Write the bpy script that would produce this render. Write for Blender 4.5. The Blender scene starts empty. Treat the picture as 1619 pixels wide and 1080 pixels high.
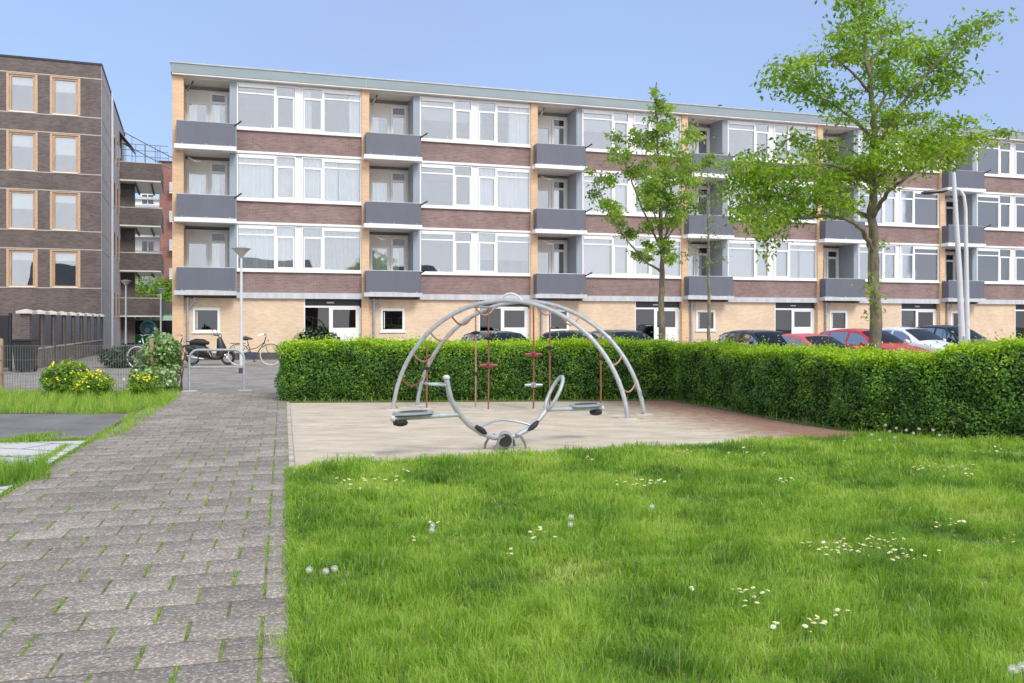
import bpy, math, random
import numpy as np
from mathutils import Vector, Matrix
R = math.radians
random.seed(7); rng = np.random.default_rng(7)
C = bpy.context.scene.collection
scn = bpy.context.scene
# ------------------------------------------------------------------ camera, world, sun, exposure
cam = bpy.data.cameras.new('camera'); camo = bpy.data.objects.new('camera', cam); C.objects.link(camo)
camo.location = (0, 0, 1.5); camo.rotation_euler = (R(90), 0, 0)
cam.sensor_width = 36; cam.lens = 36*1400/1619; cam.shift_y = -30/1619
cam.clip_start = .05; cam.clip_end = 3000
scn.camera = camo
SUN_EL, SUN_AZ = 44, 143      # azimuth measured clockwise from +Y (view direction)
world = bpy.data.worlds.new('World'); scn.world = world; world.use_nodes = True
wn = world.node_tree; wn.nodes.clear()
sky = wn.nodes.new('ShaderNodeTexSky'); sky.sky_type = 'NISHITA'; sky.sun_disc = False
sky.sun_elevation = R(SUN_EL); sky.sun_rotation = R(SUN_AZ); sky.altitude = 0
sky.air_density = 1.0; sky.dust_density = .3; sky.ozone_density = 5.0
bg = wn.nodes.new('ShaderNodeBackground'); bg.inputs[1].default_value = .15
wo = wn.nodes.new('ShaderNodeOutputWorld')
# thin high cloud veil mixed over the blue
tc = wn.nodes.new('ShaderNodeTexCoord'); mp = wn.nodes.new('ShaderNodeMapping'); mp.inputs['Scale'].default_value = (1.2, 1.2, 3.5)
nz = wn.nodes.new('ShaderNodeTexNoise'); nz.inputs['Scale'].default_value = 1.3; nz.inputs['Detail'].default_value = 5; nz.inputs['Roughness'].default_value = .45
rp = wn.nodes.new('ShaderNodeMapRange'); rp.inputs[1].default_value = .35; rp.inputs[2].default_value = .8; rp.inputs[3].default_value = .58; rp.inputs[4].default_value = .92
mx = wn.nodes.new('ShaderNodeMix'); mx.data_type = 'RGBA'; mx.inputs[7].default_value = (1.50, 1.92, 3.0, 1)
wn.links.new(tc.outputs['Generated'], mp.inputs[0]); wn.links.new(mp.outputs[0], nz.inputs[0]); wn.links.new(nz.outputs[0], rp.inputs[0])
# unseen white cloud added behind the viewer to pale reflections and neutralise light
sx = wn.nodes.new('ShaderNodeSeparateXYZ'); wn.links.new(tc.outputs['Generated'], sx.inputs[0])
n5 = wn.nodes.new('ShaderNodeMath'); n5.operation = 'MULTIPLY_ADD'; n5.inputs[1].default_value = .9; wn.links.new(nz.outputs[0], n5.inputs[0]); wn.links.new(sx.outputs[1], n5.inputs[2])
r5 = wn.nodes.new('ShaderNodeMapRange'); r5.inputs[1].default_value = .55; r5.inputs[2].default_value = -.15; r5.inputs[3].default_value = 0; r5.inputs[4].default_value = .85; wn.links.new(n5.outputs[0], r5.inputs[0])
m6 = wn.nodes.new('ShaderNodeMix'); m6.data_type = 'RGBA'; m6.inputs[7].default_value = (5.8, 5.9, 6.2, 1)
wn.links.new(r5.outputs[0], m6.inputs[0]); wn.links.new(rp.outputs[0], mx.inputs[0]); wn.links.new(sky.outputs[0], mx.inputs[6])
wn.links.new(mx.outputs[2], m6.inputs[6]); wn.links.new(m6.outputs[2], bg.inputs[0]); wn.links.new(bg.outputs[0], wo.inputs[0])
sl = bpy.data.lights.new('sun', 'SUN'); sl.energy = 1.35; sl.angle = R(20); sl.color = (1, .95, .88)
so = bpy.data.objects.new('sun', sl); C.objects.link(so)
az, el = R(SUN_AZ), R(SUN_EL)
sd = Vector((math.sin(az)*math.cos(el), math.cos(az)*math.cos(el), math.sin(el)))
so.rotation_euler = sd.to_track_quat('Z', 'Y').to_euler(); so.location = sd*60
scn.view_settings.view_transform = 'Standard'; scn.view_settings.look = 'None'
scn.view_settings.exposure = 0.86; scn.view_settings.gamma = 1
scn.render.engine = 'CYCLES'
scn.cycles.max_bounces = 8; scn.cycles.transparent_max_bounces = 12

# ------------------------------------------------------------------ materials
def nt(name):
    m = bpy.data.materials.new(name); m.use_nodes = True
    return m, m.node_tree, m.node_tree.nodes['Principled BSDF']
def N(t, ty, **k):
    n = t.nodes.new(ty)
    for a, b in k.items():
        setattr(n, a, b)
    return n
def hsl(c, f): return tuple(min(1, max(0, x*f)) for x in c[:3]) + (1,)
def mat(name, c, rough=.6, var=.15, scale=3, metal=0, spec=.5, bump=0, bscale=40, coat=0, stretch=(1, 1, 1), c2=None, detail=6):
    m, t, b = nt(name)
    b.inputs['Roughness'].default_value = rough; b.inputs['Metallic'].default_value = metal
    b.inputs['Specular IOR Level'].default_value = spec; b.inputs['Coat Weight'].default_value = coat
    tcn = N(t, 'ShaderNodeTexCoord'); mpn = N(t, 'ShaderNodeMapping'); mpn.inputs['Scale'].default_value = stretch
    t.links.new(tcn.outputs['Object'], mpn.inputs[0])
    n = N(t, 'ShaderNodeTexNoise'); n.inputs['Scale'].default_value = scale; n.inputs['Detail'].default_value = detail
    n.inputs['Roughness'].default_value = .65
    t.links.new(mpn.outputs[0], n.inputs[0])
    r = N(t, 'ShaderNodeValToRGB'); r.color_ramp.elements[0].position = .3; r.color_ramp.elements[1].position = .7
    r.color_ramp.elements[0].color = hsl(c2 or c, 1-var); r.color_ramp.elements[1].color = hsl(c, 1+var)
    t.links.new(n.outputs[0], r.inputs[0]); t.links.new(r.outputs[0], b.inputs['Base Color'])
    if bump:
        n2 = N(t, 'ShaderNodeTexNoise'); n2.inputs['Scale'].default_value = bscale; n2.inputs['Detail'].default_value = 4
        t.links.new(mpn.outputs[0], n2.inputs[0])
        bm = N(t, 'ShaderNodeBump'); bm.inputs['Strength'].default_value = bump; bm.inputs['Distance'].default_value = .02
        t.links.new(n2.outputs[0], bm.inputs['Height']); t.links.new(bm.outputs[0], b.inputs['Normal'])
    return m
def brick(name, c1, c2, mortar, var=.2, bw=.22, rh=.0625, ms=.011, stain=.2, bias=0.):
    m, t, b = nt(name); b.inputs['Roughness'].default_value = .85; b.inputs['Specular IOR Level'].default_value = .25
    tcn = N(t, 'ShaderNodeTexCoord'); s = N(t, 'ShaderNodeSeparateXYZ'); a = N(t, 'ShaderNodeMath', operation='ADD'); cb = N(t, 'ShaderNodeCombineXYZ')
    t.links.new(tcn.outputs['Object'], s.inputs[0]); t.links.new(s.outputs[0], a.inputs[0]); t.links.new(s.outputs[1], a.inputs[1])
    t.links.new(a.outputs[0], cb.inputs[0]); t.links.new(s.outputs[2], cb.inputs[1])
    br = N(t, 'ShaderNodeTexBrick'); br.inputs['Scale'].default_value = 1
    br.inputs['Brick Width'].default_value = bw; br.inputs['Row Height'].default_value = rh; br.inputs['Mortar Size'].default_value = ms
    br.inputs['Mortar Smooth'].default_value = .2; br.inputs['Bias'].default_value = bias
    br.inputs['Color1'].default_value = c1 + (1,); br.inputs['Color2'].default_value = c2 + (1,); br.inputs['Mortar'].default_value = mortar + (1,)
    t.links.new(cb.outputs[0], br.inputs[0])
    n = N(t, 'ShaderNodeTexNoise'); n.inputs['Scale'].default_value = .9; n.inputs['Detail'].default_value = 7; n.inputs['Roughness'].default_value = .7
    t.links.new(tcn.outputs['Object'], n.inputs[0])
    mr = N(t, 'ShaderNodeMapRange'); mr.inputs[1].default_value = .3; mr.inputs[2].default_value = .7; mr.inputs[3].default_value = 1-stain; mr.inputs[4].default_value = 1+stain*.6
    t.links.new(n.outputs[0], mr.inputs[0])
    mm = N(t, 'ShaderNodeVectorMath', operation='SCALE'); t.links.new(br.outputs['Color'], mm.inputs[0]); t.links.new(mr.outputs[0], mm.inputs['Scale'])
    t.links.new(mm.outputs[0], b.inputs['Base Color'])
    bm = N(t, 'ShaderNodeBump'); bm.inputs['Strength'].default_value = .4; bm.inputs['Distance'].default_value = .01; bm.invert = True
    t.links.new(br.outputs['Fac'], bm.inputs['Height']); t.links.new(bm.outputs[0], b.inputs['Normal'])
    return m
def glass(name, tint=(.96, .98, .98), refl=.20, rough=.01, gcol=(.97, .98, 1)):
    m, t, b = nt(name); t.nodes.remove(b)
    out = t.nodes['Material Output']
    tr = N(t, 'ShaderNodeBsdfTransparent'); tr.inputs[0].default_value = tint + (1,)
    g = N(t, 'ShaderNodeBsdfGlossy'); g.inputs['Roughness'].default_value = rough; g.inputs[0].default_value = gcol+(1,)
    n = N(t, 'ShaderNodeTexNoise'); n.inputs['Scale'].default_value = .8; n.inputs['Detail'].default_value = 1
    tcn = N(t, 'ShaderNodeTexCoord'); t.links.new(tcn.outputs['Object'], n.inputs[0])
    bm = N(t, 'ShaderNodeBump'); bm.inputs['Strength'].default_value = .10; bm.inputs['Distance'].default_value = .02
    t.links.new(n.outputs[0], bm.inputs['Height']); t.links.new(bm.outputs[0], g.inputs['Normal'])
    f = N(t, 'ShaderNodeFresnel'); f.inputs[0].default_value = 1.5
    ad = N(t, 'ShaderNodeMath', operation='ADD'); ad.use_clamp = True; ad.inputs[1].default_value = refl
    t.links.new(f.outputs[0], ad.inputs[0])
    mx = N(t, 'ShaderNodeMixShader'); t.links.new(ad.outputs[0], mx.inputs[0]); t.links.new(tr.outputs[0], mx.inputs[1]); t.links.new(g.outputs[0], mx.inputs[2])
    t.links.new(mx.outputs[0], out.inputs[0])
    return m
def leafmat(name, ramp, trans=.35, rough=.5, attr='rnd', spec=.3):
    m, t, b = nt(name)
    b.inputs['Roughness'].default_value = rough; b.inputs['Specular IOR Level'].default_value = spec
    a = N(t, 'ShaderNodeAttribute', attribute_name=attr)
    r = N(t, 'ShaderNodeValToRGB'); e = r.color_ramp.elements
    while len(e) < len(ramp): e.new(.5)
    for i, (p, c) in enumerate(ramp): e[i].position = p; e[i].color = c + (1,)
    t.links.new(a.outputs['Fac'], r.inputs[0]); t.links.new(r.outputs[0], b.inputs['Base Color'])
    tl = N(t, 'ShaderNodeBsdfTranslucent')
    hs = N(t, 'ShaderNodeHueSaturation'); hs.inputs['Value'].default_value = 1.5; hs.inputs['Saturation'].default_value = 1.05; hs.inputs['Hue'].default_value = .49
    t.links.new(r.outputs[0], hs.inputs['Color']); t.links.new(hs.outputs[0], tl.inputs[0])
    mx = N(t, 'ShaderNodeMixShader'); mx.inputs[0].default_value = trans
    t.links.new(b.outputs[0], mx.inputs[1]); t.links.new(tl.outputs[0], mx.inputs[2]); t.links.new(mx.outputs[0], t.nodes['Material Output'].inputs[0])
    return m

M = dict(
 garden_brick=brick('garden_brick', (.16, .135, .125), (.24, .21, .195), (.22, .20, .18), stain=.3),
 lbrick=brick('pale_yellow_brick', (.69, .50, .33), (.79, .60, .415), (.68, .56, .43), stain=.14),
 ybrick=brick('yellow_brick', (.70, .44, .245), (.80, .54, .32), (.64, .49, .35), stain=.12),
 bbrick=brick('brown_brick', (.22, .135, .122), (.31, .20, .18), (.30, .25, .235), stain=.25),
 dbrick=brick('dark_brick', (.115, .088, .082), (.19, .15, .138), (.17, .15, .14), stain=.25),
 sidebrick=brick('brightened_side_brick', (.42, .355, .31), (.52, .45, .40), (.46, .41, .37), stain=.15),  # paler brick, its colour raised to make up for sunlight missing on this side
 redbrick=brick('far_red_brick', (.27, .10, .08), (.36, .15, .11), (.28, .2, .17), stain=.2),
 plinth=mat('dark_plinth', (.10, .09, .09), .9, .3, 2),
 white=mat('white_paint', (.83, .83, .81), .35, .05, 2),
 cream=mat('cream_board', (.80, .78, .71), .5, .08, 2),
 soffit=mat('soffit', (.74, .73, .69), .7, .12, 1.5),
 greyp=mat('grey_panel', (.30, .35, .40), .5, .06, 1),
 bluep=mat('balcony_panel', (.125, .133, .165), .45, .07, 1.2, stretch=(2, 2, .5)),
 concrete=mat('pale_concrete', (.52, .54, .56), .7, .15, 2.5, stretch=(2, 2, .4)),
 fascia=mat('zinc_fascia', (.25, .31, .325), .45, .10, 1.0, stretch=(.5, 1, 3)),
 zinc=mat('zinc', (.42, .45, .47), .4, .15, 4, metal=.4),
 roof=mat('roof_felt', (.12, .12, .12), .9, .2, 2),
 glass=glass('window_glass'), dglass=glass('dark_glass', (.32, .34, .35), .05), cglass=glass('car_glass', (.16, .18, .18), .04, gcol=(.52, .54, .53)),
 black=mat('black_rubber', (.018, .018, .02), .6, .2, 8), blackm=mat('black_metal', (.025, .027, .03), .35, .2, 8),
 dark=mat('dark_interior', (.13, .12, .115), .9, .3, .7), room=mat('room_wall', (.42, .40, .37), .9, .25, .4),
 curtain=mat('curtain_white', (.88, .89, .89), .9, .06, 3), drape=mat('drape_grey', (.42, .41, .42), .9, .1, 3),
 blind=mat('blind', (.68, .68, .66), .6, .05, 2),
 galv=mat('galvanised_steel', (.42, .45, .46), .5, .16, 9, metal=.3, bump=.1, bscale=60),
 rope=mat('red_rope', (.30, .10, .07), .8, .3, 60, bump=.6, bscale=90), ropel=mat('worn_pink_rope', (.48, .27, .20), .8, .25, 60, bump=.6, bscale=90),
 redp=mat('red_plastic', (.26, .05, .045), .45, .12, 8),
 wood=mat('orange_wood', (.50, .31, .18), .6, .2, 5, stretch=(1, 1, .3)), post=mat('weathered_post', (.33, .22, .14), .8, .3, 6, stretch=(1, 1, .2)),
 surround=mat('orange_brick_edge', (.54, .38, .27), .8, .25, 14), stone=mat('cap_stone', (.60, .56, .48), .8, .15, 4), line=mat('pale_band', (.50, .44, .37), .8, .12, 3),
 bark=mat('bark', (.22, .18, .125), .95, .4, 9, bump=1, bscale=25, stretch=(1, 1, .35), c2=(.13, .125, .08)),
 barkl=mat('pale_bark', (.24, .22, .15), .9, .35, 9, bump=.6, bscale=25, c2=(.16, .18, .09)),
 wire=mat('fence_wire', (.20, .20, .19), .5, .2, 5, metal=.3),
 lamp=mat('lamp_bowl', (.50, .46, .36), .3, .05, 3),
 pole=mat('lamp_pole_paint', (.62, .65, .66), .4, .08, 4),
 alu=mat('alloy', (.55, .56, .58), .3, .1, 5, metal=.8),
 yellow=mat('yellow_petal', (.90, .78, .03), .6, .1, 5), petal=mat('white_petal', (.88, .88, .86), .7, .04, 5),
 seed=mat('dandelion_seed', (.78, .77, .72), .9, .06, 40), stem=mat('flower_stem', (.14, .25, .05), .6, .2, 9),
 green=mat('shop_green', (.02, .42, .13), .5, .08, 2), mint=mat('pale_green_fascia', (.45, .62, .50), .5, .08, 2),
 teal=mat('emblem_teal', (.10, .30, .36), .5, .5, 3), signwhite=mat('emblem_ring', (.50, .60, .60), .5, .1, 3),
 tyre=mat('cream_tyre', (.62, .57, .46), .7, .1, 5), navy=mat('chain_guard', (.05, .055, .09), .5, .1, 5),
 seat=mat('saddle_leather', (.06, .045, .04), .5, .2, 7), chrome=mat('chrome', (.7, .7, .7), .15, .05, 5, metal=1),
 plate=mat('licence_plate', (.72, .60, .08), .5, .05, 5), headl=mat('headlight', (.75, .77, .78), .12, .08, 9),
 redl=mat('rear_light', (.4, .02, .02), .3, .1, 5), lime=mat('lime_poster', (.25, .65, .05), .6, .1, 2),
)
def paint(name, c, rough=.25): return mat(name, c, rough, .04, 2, coat=.35)

# ------------------------------------------------------------------ mesh helpers
class MB:
    def __init__(s): s.v = []; s.f = []
    def add(s, vs, fs):
        o = len(s.v); s.v += [tuple(p) for p in vs]; s.f += [tuple(i+o for i in q) for q in fs]; return s
    def box(s, x0, y0, z0, x1, y1, z1):
        v = [(x0, y0, z0), (x1, y0, z0), (x1, y1, z0), (x0, y1, z0), (x0, y0, z1), (x1, y0, z1), (x1, y1, z1), (x0, y1, z1)]
        return s.add(v, [(0, 3, 2, 1), (4, 5, 6, 7), (0, 1, 5, 4), (1, 2, 6, 5), (2, 3, 7, 6), (3, 0, 4, 7)])
    def bbox(s, x0, y0, z0, x1, y1, z1, b=.01):   # box with chamfered vertical and top edges
        P = [(x0+b, y0), (x1-b, y0), (x1, y0+b), (x1, y1-b), (x1-b, y1), (x0+b, y1), (x0, y1-b), (x0, y0+b)]
        cx, cy = (x0+x1)/2, (y0+y1)/2
        def sh(p): return (p[0]+(b if p[0] < cx else -b), p[1]+(b if p[1] < cy else -b))
        v = [(x, y, z0) for x, y in P]+[(x, y, z1-b) for x, y in P]+[(*sh(p), z1) for p in P]
        f = [(i, (i+1) % 8, 8+(i+1) % 8, 8+i) for i in range(8)]+[(8+i, 8+(i+1) % 8, 16+(i+1) % 8, 16+i) for i in range(8)]
        f += [tuple(range(16, 24)), tuple(range(7, -1, -1))]
        return s.add(v, f)
    def tube(s, pts, r, n=8, cap=True, closed=False):
        pts = [Vector(p) for p in pts]; m = len(pts)
        if not hasattr(r, '__len__'): r = [r]*m
        prev = None; rings = []
        for i, p in enumerate(pts):
            if closed: d = pts[(i+1) % m]-pts[i-1]
            else: d = pts[min(i+1, m-1)]-pts[max(i-1, 0)]
            if d.length < 1e-9: d = Vector((0, 0, 1))
            d.normalize()
            if prev is None:
                a = Vector((0, 0, 1)) if abs(d.z) < .9 else Vector((1, 0, 0))
                x = d.cross(a).normalized()
            else:
                x = (prev - d*prev.dot(d))
                x = x.normalized() if x.length > 1e-6 else d.orthogonal().normalized()
            prev = x; y = d.cross(x)
            rings.append([p + (x*math.cos(2*math.pi*k/n)+y*math.sin(2*math.pi*k/n))*r[i] for k in range(n)])
        v = [q for g in rings for q in g]; f = []
        for i in range(m if closed else m-1):
            j = (i+1) % m
            for k in range(n): f.append((i*n+k, i*n+(k+1) % n, j*n+(k+1) % n, j*n+k))
        if cap and not closed: f.append(tuple(range(n-1, -1, -1))); f.append(tuple((m-1)*n+k for k in range(n)))
        return s.add(v, f)
    def lathe(s, prof, c=(0, 0, 0), n=20, axis='z'):
        v = []; f = []
        for r, h in prof:
            for k in range(n):
                a = 2*math.pi*k/n; q = (r*math.cos(a), r*math.sin(a), h)
                if axis == 'y': q = (q[0], q[2], q[1])
                if axis == 'x': q = (q[2], q[0], q[1])
                v.append((q[0]+c[0], q[1]+c[1], q[2]+c[2]))
        for i in range(len(prof)-1):
            for k in range(n): f.append((i*n+k, i*n+(k+1) % n, (i+1)*n+(k+1) % n, (i+1)*n+k))
        f.append(tuple(range(n))); f.append(tuple((len(prof)-1)*n+k for k in range(n)))
        return s.add(v, f)
    def poly(s, pts, z=None):
        v = [(p[0], p[1], z) if z is not None else p for p in pts]
        return s.add(v, [tuple(range(len(v)))])
    def prism(s, pts, z0, z1):
        n = len(pts); v = [(p[0], p[1], z0) for p in pts]+[(p[0], p[1], z1) for p in pts]
        return s.add(v, [(i, (i+1) % n, n+(i+1) % n, n+i) for i in range(n)]+[tuple(range(n, 2*n)), tuple(range(n-1, -1, -1))])
    def mesh(s, name, m, smooth=False):
        me = bpy.data.meshes.new(name); me.from_pydata(s.v, [], s.f); me.update()
        if m: me.materials.append(M[m] if isinstance(m, str) else m)
        if smooth:
            me.polygons.foreach_set('use_smooth', [True]*len(me.polygons))
            try: me.set_sharp_from_angle(angle=R(38))
            except Exception: pass
        return me
def link(name, me, parent=None):
    o = bpy.data.objects.new(name, me); C.objects.link(o)
    if parent: o.parent = parent
    return o
def part(name, mb, m, parent=None, smooth=False, label=None):
    o = link(name, mb.mesh(name, m, smooth) if isinstance(mb, MB) else mb, parent)
    if label: o['label'] = label
    return o
def tag(o, label=None, cat=None, group=None, kind=None):
    if label: o['label'] = label
    if cat: o['category'] = cat
    if group: o['group'] = group
    if kind: o['kind'] = kind
    return o
def thing(name, loc, label, cat, rotz=0, group=None):
    o = bpy.data.objects.new(name, None); C.objects.link(o); o.location = loc; o.rotation_euler = (0, 0, rotz); o.empty_display_size = .2
    return tag(o, label, cat, group)
def children(o): return [c for c in bpy.data.objects if c.parent == o]
def copy_tree(o, parent=None):
    c = o.copy(); C.objects.link(c); c.parent = parent
    for ch in children(o): copy_tree(ch, c)
    return c
def npmesh(name, V, F, m, attr=None, smooth=False):
    me = bpy.data.meshes.new(name); V = np.asarray(V, np.float32).reshape(-1, 3); F = np.asarray(F, np.int32); k = F.shape[1]
    me.vertices.add(len(V)); me.vertices.foreach_set('co', V.ravel())
    me.loops.add(F.size); me.loops.foreach_set('vertex_index', F.ravel())
    me.polygons.add(len(F)); me.polygons.foreach_set('loop_start', np.arange(0, F.size, k, dtype=np.int32))
    me.update(calc_edges=True)
    if attr is not None:
        a = me.attributes.new('rnd', 'FLOAT', 'POINT'); a.data.foreach_set('value', np.asarray(attr, np.float32))
    me.materials.append(M[m] if isinstance(m, str) else m)
    if smooth: me.polygons.foreach_set('use_smooth', [True]*len(F))
    return me
def G(px, py):            # ground point seen at a given place of the photograph (z = 0)
    Z = 2100/(py-510); return ((px-809.5)/1400*Z, Z)
def W(px, py, Z): return ((px-809.5)/1400*Z, Z, 1.5+(510-py)/1400*Z)
def noise2(x, y, f=1., seed=0):
    r = np.random.default_rng(seed+99); o = np.zeros_like(x)
    for i in range(7):
        a = r.uniform(0, 6.28); k = f*r.uniform(.5, 1.8); o += np.sin((x*math.cos(a)+y*math.sin(a))*k*6.28+r.uniform(0, 6.28))
    return o/7**.5
def inpoly(x, y, poly):
    c = np.zeros(len(x), bool); n = len(poly)
    for i in range(n):
        x0, y0 = poly[i]; x1, y1 = poly[(i+1) % n]
        if y0 == y1: continue
        t = (y0 > y) != (y1 > y); c ^= t & (x < (x1-x0)*(y-y0)/(y1-y0)+x0)
    return c
def leaves(P, size, up=.5, nrm=None, aspect=.5, droop=0.):
    """diamond leaves folded along the midrib, at points P"""
    n = len(P); size = np.broadcast_to(size, n)[:, None]*rng.uniform(.65, 1.25, (n, 1))
    nn = rng.normal(size=(n, 3)); nn /= np.linalg.norm(nn, axis=1, keepdims=True)
    if nrm is not None: nn = nn*.8+nrm
    nn[:, 2] += up; nn /= np.linalg.norm(nn, axis=1, keepdims=True)
    d = rng.normal(size=(n, 3)); d[:, 2] -= droop; d -= nn*(d*nn).sum(1, keepdims=True); d /= np.linalg.norm(d, axis=1, keepdims=True)+1e-9
    s = np.cross(nn, d)
    a = P; b = P+d*size*.45+s*size*aspect*.5+nn*size*.08; c = P+d*size-nn*size*.12*droop; e = P+d*size*.45-s*size*aspect*.5+nn*size*.08
    V = np.stack([a, b, c, e], 1).reshape(-1, 3); i = np.arange(n)*4
    F = np.concatenate([np.stack([i, i+1, i+2], 1), np.stack([i, i+2, i+3], 1)])
    return V, F
def blades(x, y, z, h, w, lean, tone, heading=None):
    n = len(x); a = rng.uniform(0, 6.283, n); b = a+rng.uniform(-.6, .6, n)+math.pi/2 if heading is None else heading+rng.normal(0, .7, n)
    dx, dy = np.cos(a)*w/2, np.sin(a)*w/2; lx, ly = np.cos(b)*lean*h, np.sin(b)*lean*h
    p = np.stack([x, y, z], 1); D = np.stack([dx, dy, 0*dx], 1)
    mid = p+np.stack([lx*.3, ly*.3, h*.58], 1); tip = p+np.stack([lx, ly, h*(1-.35*lean)], 1)
    V = np.stack([p-D, p+D, mid-D*.75, mid+D*.75, tip], 1).reshape(-1, 3); i = np.arange(n)*5
    F = np.concatenate([np.stack([i, i+1, i+3], 1), np.stack([i, i+3, i+2], 1), np.stack([i+2, i+3, i+4], 1)])
    return V, F, np.repeat(tone, 5)
def sample_poly(poly, n):
    xs = [p[0] for p in poly]; ys = [p[1] for p in poly]
    A = (max(xs)-min(xs))*(max(ys)-min(ys)); x = rng.uniform(min(xs), max(xs), n); y = rng.uniform(min(ys), max(ys), n)
    k = inpoly(x, y, poly); return x[k], y[k]

# ================================================================== GROUND
M['gnd'] = mat('ground_paving', (.30, .27, .26), .9, .25, .8, c2=(.24, .21, .20))
def paving(name, c1, c2, mortar, bw, rh, ms, rot=0, noise=.35, speck=0, stain=None, off=.5):
    m, t, b = nt(name); b.inputs['Roughness'].default_value = .85; b.inputs['Specular IOR Level'].default_value = .3
    tcn = N(t, 'ShaderNodeTexCoord'); mpn = N(t, 'ShaderNodeMapping'); mpn.inputs['Rotation'].default_value = (0, 0, rot)
    t.links.new(tcn.outputs['Object'], mpn.inputs[0])
    br = N(t, 'ShaderNodeTexBrick'); br.offset = off; br.inputs['Scale'].default_value = 1; br.inputs['Brick Width'].default_value = bw; br.inputs['Row Height'].default_value = rh
    br.inputs['Mortar Size'].default_value = ms; br.inputs['Color1'].default_value = c1+(1,); br.inputs['Color2'].default_value = c2+(1,); br.inputs['Mortar'].default_value = mortar+(1,)
    t.links.new(mpn.outputs[0], br.inputs[0])
    n = N(t, 'ShaderNodeTexNoise'); n.inputs['Scale'].default_value = 1.2; n.inputs['Detail'].default_value = 8; n.inputs['Roughness'].default_value = .7
    t.links.new(tcn.outputs['Object'], n.inputs[0])
    mr = N(t, 'ShaderNodeMapRange'); mr.inputs[1].default_value = .3; mr.inputs[2].default_value = .7; mr.inputs[3].default_value = 1-noise; mr.inputs[4].default_value = 1+noise*.6
    t.links.new(n.outputs[0], mr.inputs[0])
    mm = N(t, 'ShaderNodeVectorMath', operation='SCALE'); t.links.new(br.outputs['Color'], mm.inputs[0]); t.links.new(mr.outputs[0], mm.inputs['Scale'])
    t.links.new(mm.outputs[0], b.inputs['Base Color'])
    return m
M['streetpave'] = paving('street_paving', (.30, .27, .24), (.38, .345, .31), (.2, .18, .15), .21, .105, .008, R(17))
M['redpave'] = paving('red_paving', (.42, .24, .20), (.5, .30, .26), (.3, .22, .19), .21, .105, .008, R(17))
M['asphalt'] = mat('asphalt', (.20, .185, .175), .95, .25, 1.5, bump=.4, bscale=120)
M['soil'] = mat('soil', (.12, .14, .05), 1, .4, 4, bump=.6, bscale=30, c2=(.07, .10, .04))
M['slab'] = paving('pale_slabs', (.56, .54, .51), (.62, .60, .57), (.2, .2, .14), 1.15, .52, .02, R(17), .15)
mb = MB().box(-400, -60, -.5, 700, 900, -.13)
tag(part('ground', mb, 'gnd'), kind='structure')
mb = MB(); mb.box(-90, -20, -.12, -3.45, 120, -.008); mb.box(-3.446, -20, -.12, 70, 19.4, -.008)
tag(part('pavement', mb, 'streetpave'), kind='structure')
mb = MB(); mb.bbox(-3.42, 19.41, -.13, 70, 19.53, .0, .015); mb.bbox(-3.43, 19.55, -.13, -3.31, 34, .0, .015)
tag(part('kerb', mb, 'concrete'), kind='structure')
mb = MB().box(-3.2, 19.6, -.13, 60, 34, -.122)
tag(part('parking_lot', mb, 'redpave'), kind='structure')

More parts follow.
